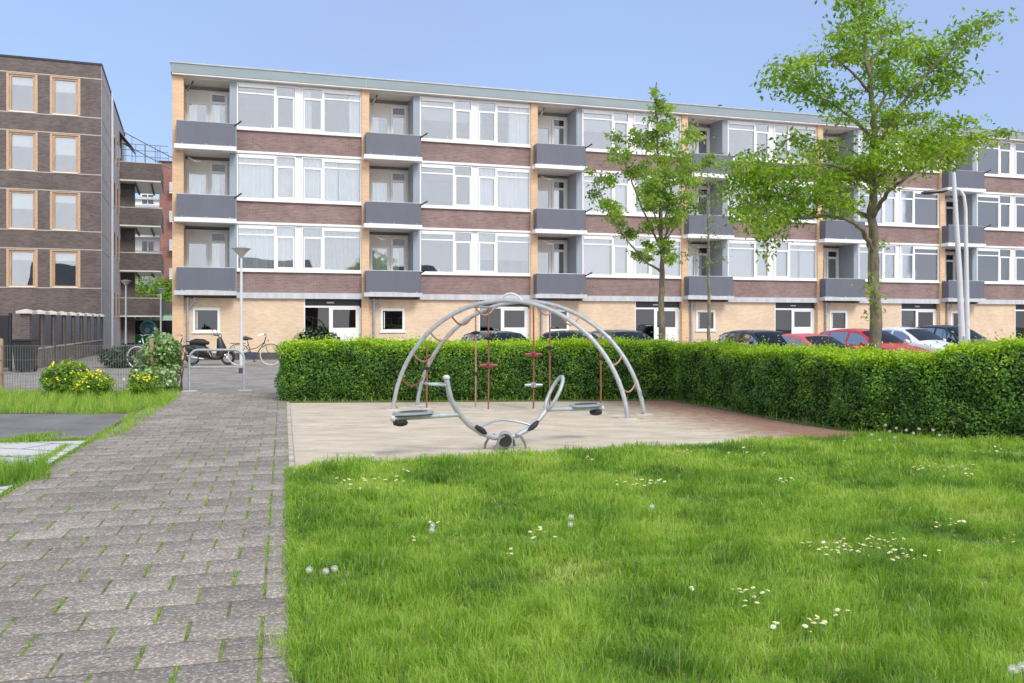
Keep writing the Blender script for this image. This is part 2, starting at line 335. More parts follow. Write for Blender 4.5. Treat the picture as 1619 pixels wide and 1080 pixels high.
# ---- path of speckled concrete flags
PA = Vector((-.250, .968)); PA.normalize(); PN = Vector((PA.y, -PA.x))     # along, and to the right
P0 = Vector((-.89, 3.68))
def pth(s, t): q = P0+PA*s-PN*t; return (q.x, q.y)
def path_mat():
    m, t, b = nt('exposed_aggregate_flag'); b.inputs['Roughness'].default_value = .9; b.inputs['Specular IOR Level'].default_value = .25
    tcn = N(t, 'ShaderNodeTexCoord'); at = N(t, 'ShaderNodeAttribute', attribute_name='rnd')
    r = N(t, 'ShaderNodeValToRGB'); e = r.color_ramp.elements; e[0].color = (.24, .212, .178, 1); e[1].color = (.33, .292, .248, 1)
    t.links.new(at.outputs['Fac'], r.inputs[0])
    v = N(t, 'ShaderNodeTexVoronoi'); v.inputs['Scale'].default_value = 85; v.inputs['Randomness'].default_value = 1
    t.links.new(tcn.outputs['Object'], v.inputs[0])
    vr = N(t, 'ShaderNodeSeparateColor'); t.links.new(v.outputs['Color'], vr.inputs[0])
    r2 = N(t, 'ShaderNodeValToRGB'); e = r2.color_ramp.elements; e[0].position = 0; e[0].color = (.72, .70, .68, 1); e[1].position = .96; e[1].color = (1.75, 1.7, 1.62, 1)
    x = e.new(.5); x.color = (.95, .95, .94, 1); x = e.new(.76); x.color = (1.15, 1.12, 1.1, 1)
    t.links.new(vr.outputs[0], r2.inputs[0])
    mu = N(t, 'ShaderNodeMix', data_type='RGBA', blend_type='MULTIPLY'); mu.inputs[0].default_value = 1
    t.links.new(r.outputs[0], mu.inputs[6]); t.links.new(r2.outputs[0], mu.inputs[7])
    n = N(t, 'ShaderNodeTexNoise'); n.inputs['Scale'].default_value = 1.3; n.inputs['Detail'].default_value = 7; n.inputs['Roughness'].default_value = .7
    t.links.new(tcn.outputs['Object'], n.inputs[0])
    mr = N(t, 'ShaderNodeMapRange'); mr.inputs[1].default_value = .3; mr.inputs[2].default_value = .7; mr.inputs[3].default_value = .8; mr.inputs[4].default_value = 1.22
    t.links.new(n.outputs[0], mr.inputs[0])
    mm = N(t, 'ShaderNodeVectorMath', operation='SCALE'); t.links.new(mu.outputs[2], mm.inputs[0]); t.links.new(mr.outputs[0], mm.inputs['Scale'])
    # sandy stains drifted off the play area
    n3 = N(t, 'ShaderNodeTexNoise'); n3.inputs['Scale'].default_value = 1.1; n3.inputs['Detail'].default_value = 9; n3.inputs['Roughness'].default_value = .75
    mp3 = N(t, 'ShaderNodeMapping'); mp3.inputs['Location'].default_value = (3.3, 1.7, 0); t.links.new(tcn.outputs['Object'], mp3.inputs[0]); t.links.new(mp3.outputs[0], n3.inputs[0])
    m3 = N(t, 'ShaderNodeMapRange'); m3.inputs[1].default_value = .56; m3.inputs[2].default_value = .72; m3.inputs[3].default_value = 0; m3.inputs[4].default_value = .55
    t.links.new(n3.outputs[0], m3.inputs[0])
    mx = N(t, 'ShaderNodeMix', data_type='RGBA'); mx.inputs[7].default_value = (.42, .32, .25, 1)
    t.links.new(m3.outputs[0], mx.inputs[0]); t.links.new(mm.outputs[0], mx.inputs[6]); t.links.new(mx.outputs[2], b.inputs['Base Color'])
    bm = N(t, 'ShaderNodeBump'); bm.inputs['Strength'].default_value = .5; bm.inputs['Distance'].default_value = .006
    t.links.new(v.outputs['Distance'], bm.inputs['Height']); t.links.new(bm.outputs[0], b.inputs['Normal'])
    return m
M['flag'] = path_mat()
V = []; F = []; A = []; joint = []
TW, TH = .345, .292
for r in range(-8, 56):
    s0 = r*TH; off = (TW/2 if r % 2 else 0)
    if r % 2 == 0: cols = [(0.0, .15)]; t0 = .165
    elif r % 6 == 3: cols = [(0., .165+TW/2-.015)]; t0 = .165+TW/2
    else: cols = [(0., .15), (.165, .165+TW/2-.015)]; t0 = .165+TW/2
    while t0 < 2.35-.05: cols.append((t0, min(t0+TW-.015, 2.38))); t0 += TW
    for (a, b) in cols:
        g = .0055; h = rng.uniform(-.0003, .0010); tl = rng.uniform(-.0003, .0003, 2); bv = .0035
        c = [(s0+g, a), (s0+TH-g, a), (s0+TH-g, b), (s0+g, b)]
        cc = [(s0+g+bv, a+bv), (s0+TH-g-bv, a+bv), (s0+TH-g-bv, b-bv), (s0+g+bv, b-bv)]
        o = len(V)
        for (q, zz) in ((c, -.03), (c, -.0022), (cc, 0)):
            for k, (s, t_) in enumerate(q):
                x, y = pth(s, t_); V.append((x, y, zz+.014+h+(tl[0]*(1 if k in (1, 2) else -1)+tl[1]*(1 if k > 1 else -1) if zz > -.02 else 0)))
        F.append((o+8, o+11, o+10, o+9))
        for l in (0, 4):
            for k in range(4): F.append((o+l+k, o+l+4+k, o+l+4+(k+1) % 4, o+l+(k+1) % 4))
        A += [rng.uniform()]*12
        joint.append((s0, b))
tag(link('path', npmesh('path', V, F, 'flag', A)), kind='structure')
M['joint'] = mat('mossy_joint', (.075, .07, .045), 1, .5, 3, c2=(.045, .04, .032))
mb = MB().poly([pth(-2.5, -.0), pth(16.4, 0), pth(16.4, 2.45), pth(-2.5, 2.45)][::-1], .0108)
tag(part('path_bed', mb, 'joint'), kind='structure')
M['moss'] = mat('joint_moss', (.17, .22, .05), 1, .5, 9, c2=(.13, .11, .07))
mb = MB()
for (s0, b) in joint:
    if b < 2.34:
        g2 = .018 if b > .2 else .017; mb.poly([pth(s0+.004, b-.004), pth(s0+TH-.004, b-.004), pth(s0+TH-.004, b+g2), pth(s0+.004, b+g2)][::-1], .0122)
tag(part('joint_moss', mb, 'moss'), 'green moss filling the cross joints of the path', 'moss', kind='stuff')

M['edging'] = mat('worn_edging', (.50, .43, .34), .9, .35, 5)
# ---- play surface
def sandmat():
    m, t, b = nt('sand_surface'); b.inputs['Roughness'].default_value = .95; b.inputs['Specular IOR Level'].default_value = .2
    tcn = N(t, 'ShaderNodeTexCoord'); mpn = N(t, 'ShaderNodeMapping'); mpn.inputs['Rotation'].default_value = (0, 0, R(17)); mpn.inputs['Scale'].default_value = (.7, 1.6, 1)
    t.links.new(tcn.outputs['Object'], mpn.inputs[0])
    n = N(t, 'ShaderNodeTexNoise'); n.inputs['Scale'].default_value = 2.2; n.inputs['Detail'].default_value = 9; n.inputs['Roughness'].default_value = .72
    t.links.new(mpn.outputs[0], n.inputs[0])
    r = N(t, 'ShaderNodeValToRGB'); e = r.color_ramp.elements; e[0].position = .28; e[0].color = (.42, .34, .245, 1); e[1].position = .74; e[1].color = (.76, .67, .50, 1)
    x = e.new(.5); x.color = (.59, .50, .375, 1); x = e.new(.58); x.color = (.64, .55, .415, 1)
    t.links.new(n.outputs[0], r.inputs[0])
    # red-brown leaf litter towards the hedge on the right
    s = N(t, 'ShaderNodeSeparateXYZ'); t.links.new(tcn.outputs['Object'], s.inputs[0])
    d = N(t, 'ShaderNodeMath', operation='MULTIPLY_ADD'); d.inputs[1].default_value = .30; t.links.new(s.outputs[1], d.inputs[0]); t.links.new(s.outputs[0], d.inputs[2])
    n2 = N(t, 'ShaderNodeTexNoise'); n2.inputs['Scale'].default_value = 5; n2.inputs['Detail'].default_value = 8; t.links.new(tcn.outputs['Object'], n2.inputs[0])
    ad = N(t, 'ShaderNodeMath', operation='MULTIPLY_ADD'); ad.inputs[1].default_value = 1.6; t.links.new(n2.outputs[0], ad.inputs[0]); t.links.new(d.outputs[0], ad.inputs[2])
    mr = N(t, 'ShaderNodeMapRange'); mr.inputs[1].default_value = 6.9; mr.inputs[2].default_value = 8.3; mr.inputs[4].default_value = .85
    t.links.new(ad.outputs[0], mr.inputs[0])
    mx = N(t, 'ShaderNodeMix', data_type='RGBA'); mx.inputs[7].default_value = (.27, .13, .085, 1)
    t.links.new(mr.outputs[0], mx.inputs[0]); t.links.new(r.outputs[0], mx.inputs[6]); t.links.new(mx.outputs[2], b.inputs['Base Color'])
    n4 = N(t, 'ShaderNodeTexNoise'); n4.inputs['Scale'].default_value = 7; n4.inputs['Detail'].default_value = 9; n4.inputs['Roughness'].default_value = .7; t.links.new(tcn.outputs['Object'], n4.inputs[0])
    bm = N(t, 'ShaderNodeBump'); bm.inputs['Strength'].default_value = .6; bm.inputs['Distance'].default_value = .03
    t.links.new(n4.outputs[0], bm.inputs['Height']); t.links.new(bm.outputs[0], b.inputs['Normal'])
    return m
M['sand'] = sandmat()
M['litter'] = mat('dry_leaf', (.22, .12, .06), .9, .4, 30)
play = [pth(5.4, -.06), (-1.0, 9.1), (2, 10.1), (5.6, 11.0), (5.3, 12.5), (4.7, 14.5), (4.0, 17.6), pth(13.2, -.06)]
tag(part('play_surface', MB().poly(play, .004), 'sand'), kind='structure')
x, y = sample_poly(play, 5200); d_ = x+.3*y; k = rng.uniform(size=len(x)) < np.clip((d_-5.2)/4.5, .03, 1)**2; x, y = x[k], y[k]
V, F = leaves(np.stack([x, y, np.full(len(x), .012)], 1), .035, 2.5, None, .6)
tag(link('leaf_litter', npmesh('leaf_litter', V, F, 'litter')), 'dry leaf litter scattered over the sand towards the hedge', 'leaf litter', kind='stuff')
mb = MB()
q = [pth(5.2, -.055), pth(13.3, -.055), pth(13.3, .0), pth(5.2, .0)]
mb.prism(q, -.03, .018); tag(part('play_edging', mb, 'edging'), kind='structure')

# ---- lawn
lawn = [pth(-3, -.02), (12, .8), (14, 9.3), (9, 10.3), (6.6, 10.85), (5.5, 11.25), (4.78, 11.75), (2.4, 10.80), (0, 9.95), (-2.05, 9.2), pth(5.45, -.02)]
tag(part('lawn_soil', MB().poly(lawn, .008), 'soil'), kind='structure')
tag(part('red_footpath', MB().poly([(4.6, 18), (5.6, 14), (6, 12.6), (8, 11.9), (14, 10.6), (40, 10.6), (40, 19.2), (4.6, 19.2)], .0), 'redpave'), kind='structure')
M['grass'] = leafmat('grass_blade', [(0, (.08, .18, .025)), (.3, (.17, .33, .040)), (.65, (.31, .49, .055)), (.93, (.48, .60, .12)), (1, (.58, .52, .24))], trans=.42, rough=.45)
def lawn_grass():
    X = []; Y = []; Wd = []
    for (ya, yb, dens, w) in ((3.1, 4.6, 11500, .0036), (4.6, 6.5, 7500, .0046), (6.5, 8.8, 4800, .006), (8.8, 12.2, 3300, .008)):
        xmax = yb*.60+.5; xmin = -yb*.26-.3
        n = int((xmax-xmin)*(yb-ya)*dens); x = rng.uniform(xmin, xmax, n); y = rng.uniform(ya, yb, n)
        ed = [(p[0]+0, p[1]) for p in lawn]; k = inpoly(x+rng.normal(0, .035, n)+.05*noise2(x, y, 1.1, 70), y+rng.normal(0, .05, n), ed)
        X.append(x[k]); Y.append(y[k]); Wd.append(np.full(k.sum(), w))
    x = np.concatenate(X); y = np.concatenate(Y); w = np.concatenate(Wd)
    big = noise2(x, y, .35, 1); mid = noise2(x, y, 1.2, 2); sm = noise2(x, y, 3.2, 3)
    tuf = np.clip(noise2(x, y, 2.1, 14)-.7, 0, 1.5)
    h = (.070+.018*mid+.016*sm+.012*big+.050*tuf)*rng.uniform(.45, 1.45, len(x)); h = np.clip(h, .018, .22)
    bare = np.clip(noise2(x, y, .5, 8)-1.0, 0, 1)
    h *= 1-.5*bare
    lean = np.clip(rng.normal(.55, .3, len(x)), 0, 1.3)
    head = np.arctan2(noise2(x, y, 2.4, 4), noise2(x, y, 2.4, 5))+rng.normal(0, .9, len(x))
    tone = np.clip(.57+.20*noise2(x, y, .8, 15)-.07*sm+.09*big-.18*tuf+rng.normal(0, .16, len(x))+.25*bare, 0, .93)
    tone = np.where(rng.uniform(size=len(x)) < .03+.12*bare, 1, tone)
    V, F, A = blades(x, y, np.full(len(x), .006), h, w*rng.uniform(.7, 1.3, len(x)), lean, tone, head)
    tag(link('grass', npmesh('grass', V, F, 'grass', A)), 'lush uneven green lawn grass in front of the play area', 'grass', kind='stuff')
    n = 26000; x, y = sample_poly(lawn, n); k = (noise2(x, y, .55, 61) > .55) & (y < 9) & (y > 3.2); x, y = x[k], y[k]
    P = np.stack([x, y, rng.uniform(.02, .07, len(x))], 1); V, F = leaves(P, .028, 1.6, None, .9); tn = np.clip(rng.normal(.28, .14, len(x)), 0, 1)
    tag(link('clover', npmesh('clover', V, F, 'grass', np.repeat(tn, 4))), 'low patches of clover leaves among the lawn grass', 'clover', kind='stuff')
lawn_grass()
def tufts(name, poly, n, h, w, label, tone=.5, mats='grass', lean=.5):
    x, y = sample_poly(poly, n); k = len(x)
    cl = noise2(x, y, 2.2, 11)
    hh = h*(1+.35*cl)*rng.uniform(.5, 1.3, k)
    V, F, A = blades(x, y, np.zeros(k), np.clip(hh, .02, 1), np.full(k, w), np.clip(rng.normal(lean, .25, k), 0, 1.2), np.clip(tone+.1*cl+rng.normal(0, .14, k), 0, 1))
    tag(link(name, npmesh(name, V, F, mats, A)), label, 'grass', kind='stuff')
# weeds in the joints of the path
gx2 = []; gy2 = []
for (s0, b) in joint:
    pr = .62 if b < .9 else .3
    if s0 > 7 or b > 2.3 or rng.uniform() > pr: continue
    k = int(rng.integers(5, 45) * (1.4 if b < .3 else 1)); 
    for _ in range(k):
        q = pth(s0+rng.uniform(.01, TH-.01), b+.008+rng.normal(0, .007 if b > .3 else .014)); gx2.append(q[0]); gy2.append(q[1])
gx2 = np.array(gx2); gy2 = np.array(gy2); k = len(gx2)
V, F, A = blades(gx2, gy2, np.full(k, .010), rng.uniform(.016, .032, k), np.full(k, .004), np.clip(rng.normal(.8, .3, k), 0, 1.3), np.clip(rng.normal(.55, .16, k), 0, 1))
tag(link('joint_weeds', npmesh('joint_weeds', V, F, 'grass', A)), 'small weeds and moss growing in the path joints', 'weeds', kind='stuff')
# ---- left corner: asphalt, pale slabs, verge
asp = [(-14, 20), G(0, 655), G(60, 656), G(205, 654), G(150, 693), G(0, 699), (-14, 15.2)]
asp = [(-14, 14.48), G(0, 655), G(205, 654), G(165, 688), G(140, 697), G(0, 699), (-14, 11.1)]
tag(part('asphalt_yard', MB().poly(asp, .002), 'asphalt'), kind='structure')
slabs = [(-14, 11.05), G(0, 700), G(142, 697), G(100, 745), G(0, 800), (-6, 7.2), (-14, 7.2)]
tag(part('slab_paving', MB().poly(slabs, .003), 'slab'), kind='structure')
verge1 = [(-16, 19.2), G(0, 622), G(225, 622), G(290, 622), G(262, 640), G(205, 654), G(0, 655), (-16, 14.5)]
verge2 = [G(285, 628), G(200, 686), G(125, 708), G(150, 690), G(215, 650), G(250, 630)]
verge3 = [G(75, 735), G(80, 760), (-5.6, 7.0), (-6.5, 7.2), (-5.2, 9.2), G(0, 752), G(30, 740)]
for i, pg in enumerate((verge1, verge2, verge3)):
    tag(part('verge_soil', MB().poly(pg, .006), 'soil'), kind='structure')
tufts('verge_grass', verge1, 40000, .15, .006, 'tall unmown grass along the wire fence on the left', .62)
tufts('verge_grass', verge2, 26000, .065, .005, 'bright grass strip along the left edge of the path', .60)
tufts('verge_grass', verge3, 16000, .15, .005, 'rough weeds between the pale slabs and the path', .40)
def seam(a, b, n, h, w):
    t = rng.uniform(0, 1, n); x = a[0]+(b[0]-a[0])*t+rng.normal(0, w, n); y = a[1]+(b[1]-a[1])*t+rng.normal(0, w, n)
    return x, y, h*rng.uniform(.4, 1.4, n)
S = [seam(G(0, 699), G(150, 695), 1600, .04, .05), seam(G(20, 700), G(75, 690), 900, .08, .12), seam(G(60, 733), G(108, 703), 900, .03, .03), seam(G(0, 722), G(140, 722), 500, .02, .02),
     seam(pth(1, 2.38), pth(9, 2.4), 5000, .035, .03), seam(pth(0, -.0), pth(5.4, -.0), 6000, .05, .02), seam(pth(5.4, .03), pth(13, .0), 1200, .025, .02), seam(G(120, 655), G(200, 652), 900, .04, .12)]
x = np.concatenate([a[0] for a in S]); y = np.concatenate([a[1] for a in S]); h = np.concatenate([a[2] for a in S]); k = len(x)
V, F, A = blades(x, y, np.zeros(k), h, np.full(k, .006), np.clip(rng.normal(.7, .3, k), 0, 1.3), np.clip(rng.normal(.55, .18, k), 0, 1))
tag(link('edge_weeds', npmesh('edge_weeds', V, F, 'grass', A)), 'thin weeds along the paving edges and seams', 'weeds', kind='stuff')

# ================================================================== MAIN APARTMENT BLOCK (local: x along front, y into the building)
TH0 = R(17.4); BW = 7.48; NB = 7; FL = 2.86
apt = thing('apartment_building', (-13.42, 35, 0), 'long four storey apartment block of yellow and brown brick with grey balconies', 'building', TH0)
L_ = BW*NB+.3
def zb(k): return 2.72+FL*k
for n in range(NB+1):
    x0 = BW*n + (0 if n == 0 else -.05); x1 = BW*n + (.42 if n == 0 else .26)
    part('pillar', MB().box(x0, -.14, -.2, x1, 1.2, 11.24), 'ybrick', apt)
# structure: floors, back wall, party walls
mb = MB()
for k in range(4): mb.box(.0, 1.25 if k else .3, zb(k)-.22, L_, 10, zb(k)-.03)
mb.box(0, 9.9, -.2, L_, 10.1, 11.2)
for n in range(NB+1): mb.box(BW*n+.05, .3, -.2, BW*n+.2, 9.9, 11.2)
for n in range(NB): mb.box(BW*n+4.80, .25, -.2, BW*n+4.9, 5, 11.2); mb.box(BW*n+.2, 4.6, -.2, BW*n+7.4, 4.7, 11.2)
part('inner_wall', mb, 'room', apt)
mb = MB().box(-.05, -.35, 11.31, L_+.2, .0, 11.68); mb.box(-.05, .0, 11.31, .0, 10.2, 11.68)
part('roof_fascia', mb, 'fascia', apt)
mb = MB().box(-.08, -.38, 11.68, L_+.22, 10.2, 11.735)
for n in range(1, NB+1): mb.box(BW*n+.1, -.357, 11.31, BW*n+.112, -.35, 11.68)
part('roof', mb, 'zinc', apt)
mb = MB().box(0, .01, 11.2, L_, 10, 11.308); mb.box(.0, -.33, 11.25, L_, .01, 11.308)
part('roof_soffit', mb, 'soffit', apt)
# ground floor wall with window and entrance openings
def wall_with_holes(x0, x1, z0, z1, holes, y0, y1, mb):
    holes = sorted(holes); cx = x0
    for (a, b, c, d) in holes:
        if a > cx: mb.box(cx, y0, z0, a, y1, z1)
        if c > z0: mb.box(a, y0, z0, b, y1, c)
        if d < z1: mb.box(a, y0, d, b, y1, z1)
        cx = b
    if cx < x1: mb.box(cx, y0, z0, x1, y1, z1)
for n in range(NB):
    o = BW*n; mb = MB(); wall_with_holes(o+(.42 if n == 0 else .26), o+BW-.05, .0, 2.48, [(o+.76, o+1.78, 1.12, 2.1), (o+5.07, o+BW-.05, -.1, 2.48)], 0, .28, mb)
    part('lower_wall', mb, 'lbrick', apt)
    part('plinth', MB().box(o+(.42 if n == 0 else .26), -.012, -.2, o+5.05, .2, .28), 'plinth', apt)
    # band above the ground floor
    part('floor_band', MB().box(o+2.42, -.13, 2.48, o+BW-.05, .27, 2.715), 'concrete', apt)
    # entrance: header, dark side light, door
    dh = MB().box(o+5.08, .10, 2.2, o+7.37, .16, 2.478); part('entrance_header', dh, 'blackm', apt)
    fr = MB(); fr.box(o+5.07, .02, 0, o+5.12, .24, 2.478); fr.box(o+5.12, .1, 2.12, o+7.37, .2, 2.197); fr.box(o+6.1, .1, 0, o+6.18, .2, 2.12); fr.box(o+7.29, .1, 0, o+7.43, .2, 2.12)
    fr.box(o+5.12, .1, 0, o+6.1, .2, .12)
    door = part('entrance_frame', fr, 'white', apt)
    part('side_light', MB().box(o+5.12, .14, .12, o+6.1, .15, 2.12), 'dglass', door)
    dd = MB(); dd.box(o+6.18, .12, 0, o+7.29, .17, 1.28); dd.box(o+6.18, .12, 1.28, o+6.26, .17, 2.12); dd.box(o+7.21, .12, 1.28, o+7.29, .17, 2.12); dd.box(o+6.26, .12, 2.04, o+7.21, .17, 2.12)
    for q in range(5): dd.box(o+6.3, .114, .1+q*.22, o+7.2, .12, .28+q*.22)
    edoor = part('entrance_door', dd, 'white', apt)
    part('door_glass', MB().box(o+6.26, .14, 1.28, o+7.21, .15, 2.04), 'dglass', edoor)
    part('letter_slot', MB().bbox(o+6.42, .085, .78, o+6.56, .112, .90), 'blackm', edoor)
    part('entrance_lamp', MB().bbox(o+6.0, .04, 2.3, o+6.3, .098, 2.36, .01), 'lamp', apt)
    # downpipe with branch
    mb = MB().tube([(o+.47+(.1 if n == 0 else 0), -.09, 0.02), (o+.47+(.1 if n == 0 else 0), -.09, 2.5)], .045, 8)
    mb.tube([(o+.5+(.1 if n == 0 else 0), -.09, 2.05), (o+.72+(.1 if n == 0 else 0), -.11, 2.32), (o+.74+(.1 if n == 0 else 0), -.12, 2.5)], .03, 8)
    for z in (.5, 1.5, 2.3): mb.box(o+.41+(.1 if n == 0 else 0), -.14, z, o+.53+(.1 if n == 0 else 0), 0, z+.03)
    part('downpipe', mb, 'zinc', apt, smooth=True)
    # small ground floor window
    fr = MB(); a, b, c, d = o+.76, o+1.78, 1.12, 2.1
    fr.box(a, -.02, c, a+.09, .12, d); fr.box(b-.09, -.02, c, b, .12, d); fr.box(a+.09, -.02, d-.11, b-.09, .12, d); fr.box(a+.09, -.02, c, b-.09, .12, c+.09); fr.box(a-.05, -.06, c-.05, b+.05, .02, c)
    fr.box(a+.14, .0, c+.13, a+.17, .06, d-.16)
    w = part('window', fr, 'white', apt)
    part('pane', MB().box(a+.09, .05, c+.09, b-.09, .06, d-.11), 'dglass', w)
    if n == 0:
        vs = [(a+.72+.15*math.cos(t), .10, 1.62+.24*math.sin(t)) for t in np.linspace(0, 2*math.pi, 20, False)]
        part('window_sticker', MB().add(vs, [tuple(range(20))]), 'lime', w)
    elif n == 1: part('curtain', MB().box(a+.1, .2, c+.3, a+.42, .21, d-.15), 'blind', w)
    elif n == 2: part('curtain', MB().box(a+.14, .2, c+.09, a+.5, .22, c+.3), 'white', w)
    elif n == 3: part('curtain', MB().box(a+.1, .2, c+.09, b-.1, .21, d-.1), 'drape', w)
    elif n == 4: 
        for q in (.35, .62): part('ornament', MB().lathe([(.02, 0), (.1, .04), (.13, .16), (.08, .26), (.02, .30)], (a+q, .22, c+.1), 12), 'white', w, smooth=True)
# upper floors
def unit(w, flip):
    """fixed light with vent strip (1.42 wide) + opening sash with toplight; returns frame, panes"""
    H = 1.87; fr = MB(); pn = MB()
    def X(a, b): return (a, b) if not flip else (w-b, w-a)
    def bx(m, a, b, z0, z1, y0=-.05, y1=.06):
        a, b = X(a, b); m.box(a, y0, z0, b, y1, z1)
    bx(fr, 0, w, 0, .10, -.07, .08); bx(fr, 0, w, H-.06, H); bx(fr, 0, .055, .10, H-.06); bx(fr, w-.055, w, .10, H-.06)
    m = w*.625; bx(fr, m, m+.10, .10, H-.06)
    bx(fr, .07, m, H-.17, H-.06, -.075, .05)                       # vent grille
    bx(fr, .07, m, H-.43, H-.37, -.04, .05)                         # transom
    bx(fr, m+.10, w-.07, H-.51, H-.43, -.06, .05)
    bx(fr, m+.10, m+.15, .10, H-.51, -.06, .05); bx(fr, w-.12, w-.07, .10, H-.51, -.06, .05); bx(fr, m+.15, w-.12, .10, .17, -.06, .05)
    for (a, b, c, d) in ((.07, m, H-.37, H-.17), (.07, m, .10, H-.43), (m+.10, w-.07, H-.43, H-.06), (m+.15, w-.12, .17, H-.51)): bx(pn, a, b, c, d, .0, .01)
    return fr.mesh('window', 'white'), pn.mesh('pane', 'glass')
U1, P1 = unit(2.32, False); U2, P2 = unit(2.45, True)
def wavy(x0, x1, z0, z1, y=.13, amp=.03, f=9.):
    n = max(6, int((x1-x0)*40)); mb = MB(); ph = random.uniform(0, 6)
    for i in range(n+1):
        x = x0+(x1-x0)*i/n; yy = y+amp*math.sin(x*f*3+ph)+amp*.5*math.sin(x*f*7.1)
        mb.v += [(x, yy, z0), (x, yy, z1)]
    for i in range(n): mb.f.append((2*i, 2*i+2, 2*i+3, 2*i+1))
    return mb
def dress(win, w, kind):
    if kind == 'net': part('curtain', wavy(.05, w-.05, .1, 1.8), 'curtain', win)
    elif kind == 'netgap': part('curtain', wavy(.05, w*.60, .1, 1.8), 'curtain', win); part('curtain', wavy(w*.63, w-.05, .1, 1.8, .25), 'curtain', win)
    elif kind == 'drapes':
        part('curtain', wavy(.05, .42, .1, 1.8, .2, .035), 'curtain', win); part('curtain', wavy(w-.5, w-.05, .1, 1.8, .2, .035), 'curtain', win)
    elif kind == 'right': part('curtain', wavy(w-.95, w-.08, .1, 1.8, .2, .035), 'curtain', win); part('curtain', wavy(.05, .3, .1, 1.8, .2, .035), 'drape', win)
    elif kind == 'grey': part('curtain', wavy(.05, w-.05, .1, 1.8), 'drape', win)
    elif kind == 'blind':
        mb = MB(); h = random.choice([.7, .95, 1.2])
        for i in range(int(h/.05)): mb.add([(.06, .10, 1.8-i*.05), (w-.06, .10, 1.8-i*.05), (w-.06, .125, 1.762-i*.05), (.06, .125, 1.762-i*.05)], [(0, 1, 2, 3)])
        part('blind', mb, 'blind', win)
    elif kind == 'fullblind':
        mb = MB().box(.07, .12, .1, w*.6, .125, 1.8); mb.box(w*.65, .12, .1, w-.08, .125, 1.8); part('blind', mb, 'blind', win)
    if kind in ('drapes', 'none', 'blind', 'right') and random.random() < .6:
        for q in range(random.randint(1, 3)):
            x = random.uniform(.2, w-.3); s = random.uniform(.6, 1.3)
            part('ornament', MB().lathe([(.03*s, 0), (.05*s, .06*s), (.02*s, .13*s), (.035*s, .2*s)], (x, .15, .1), 10), random.choice(['white', 'navy', 'redp', 'stem']), win, smooth=True)
KIND = {(0, 2): ('none', 'drapes'), (0, 1): ('netgap', 'netgap'), (0, 0): ('net', 'grey'), (1, 2): ('blind', 'right'), (1, 1): ('none', 'net'), (1, 0): ('none', 'blind'),
        (2, 2): ('blind', 'net'), (2, 1): ('net', 'none'), (2, 0): ('fullblind', 'fullblind'), (3, 2): ('none', 'none'), (3, 1): ('net', 'blind'), (3, 0): ('fullblind', 'fullblind'),
        (4, 2): ('drapes', 'net'), (4, 1): ('right', 'net'), (4, 0): ('none', 'drapes'), (5, 2): ('net', 'grey'), (5, 1): ('blind', 'net'), (5, 0): ('net', 'drapes')}
bal_rod = MB().tube([(2.2, -.55, .86), (2.62, -.95, .98)], .03, 6); 
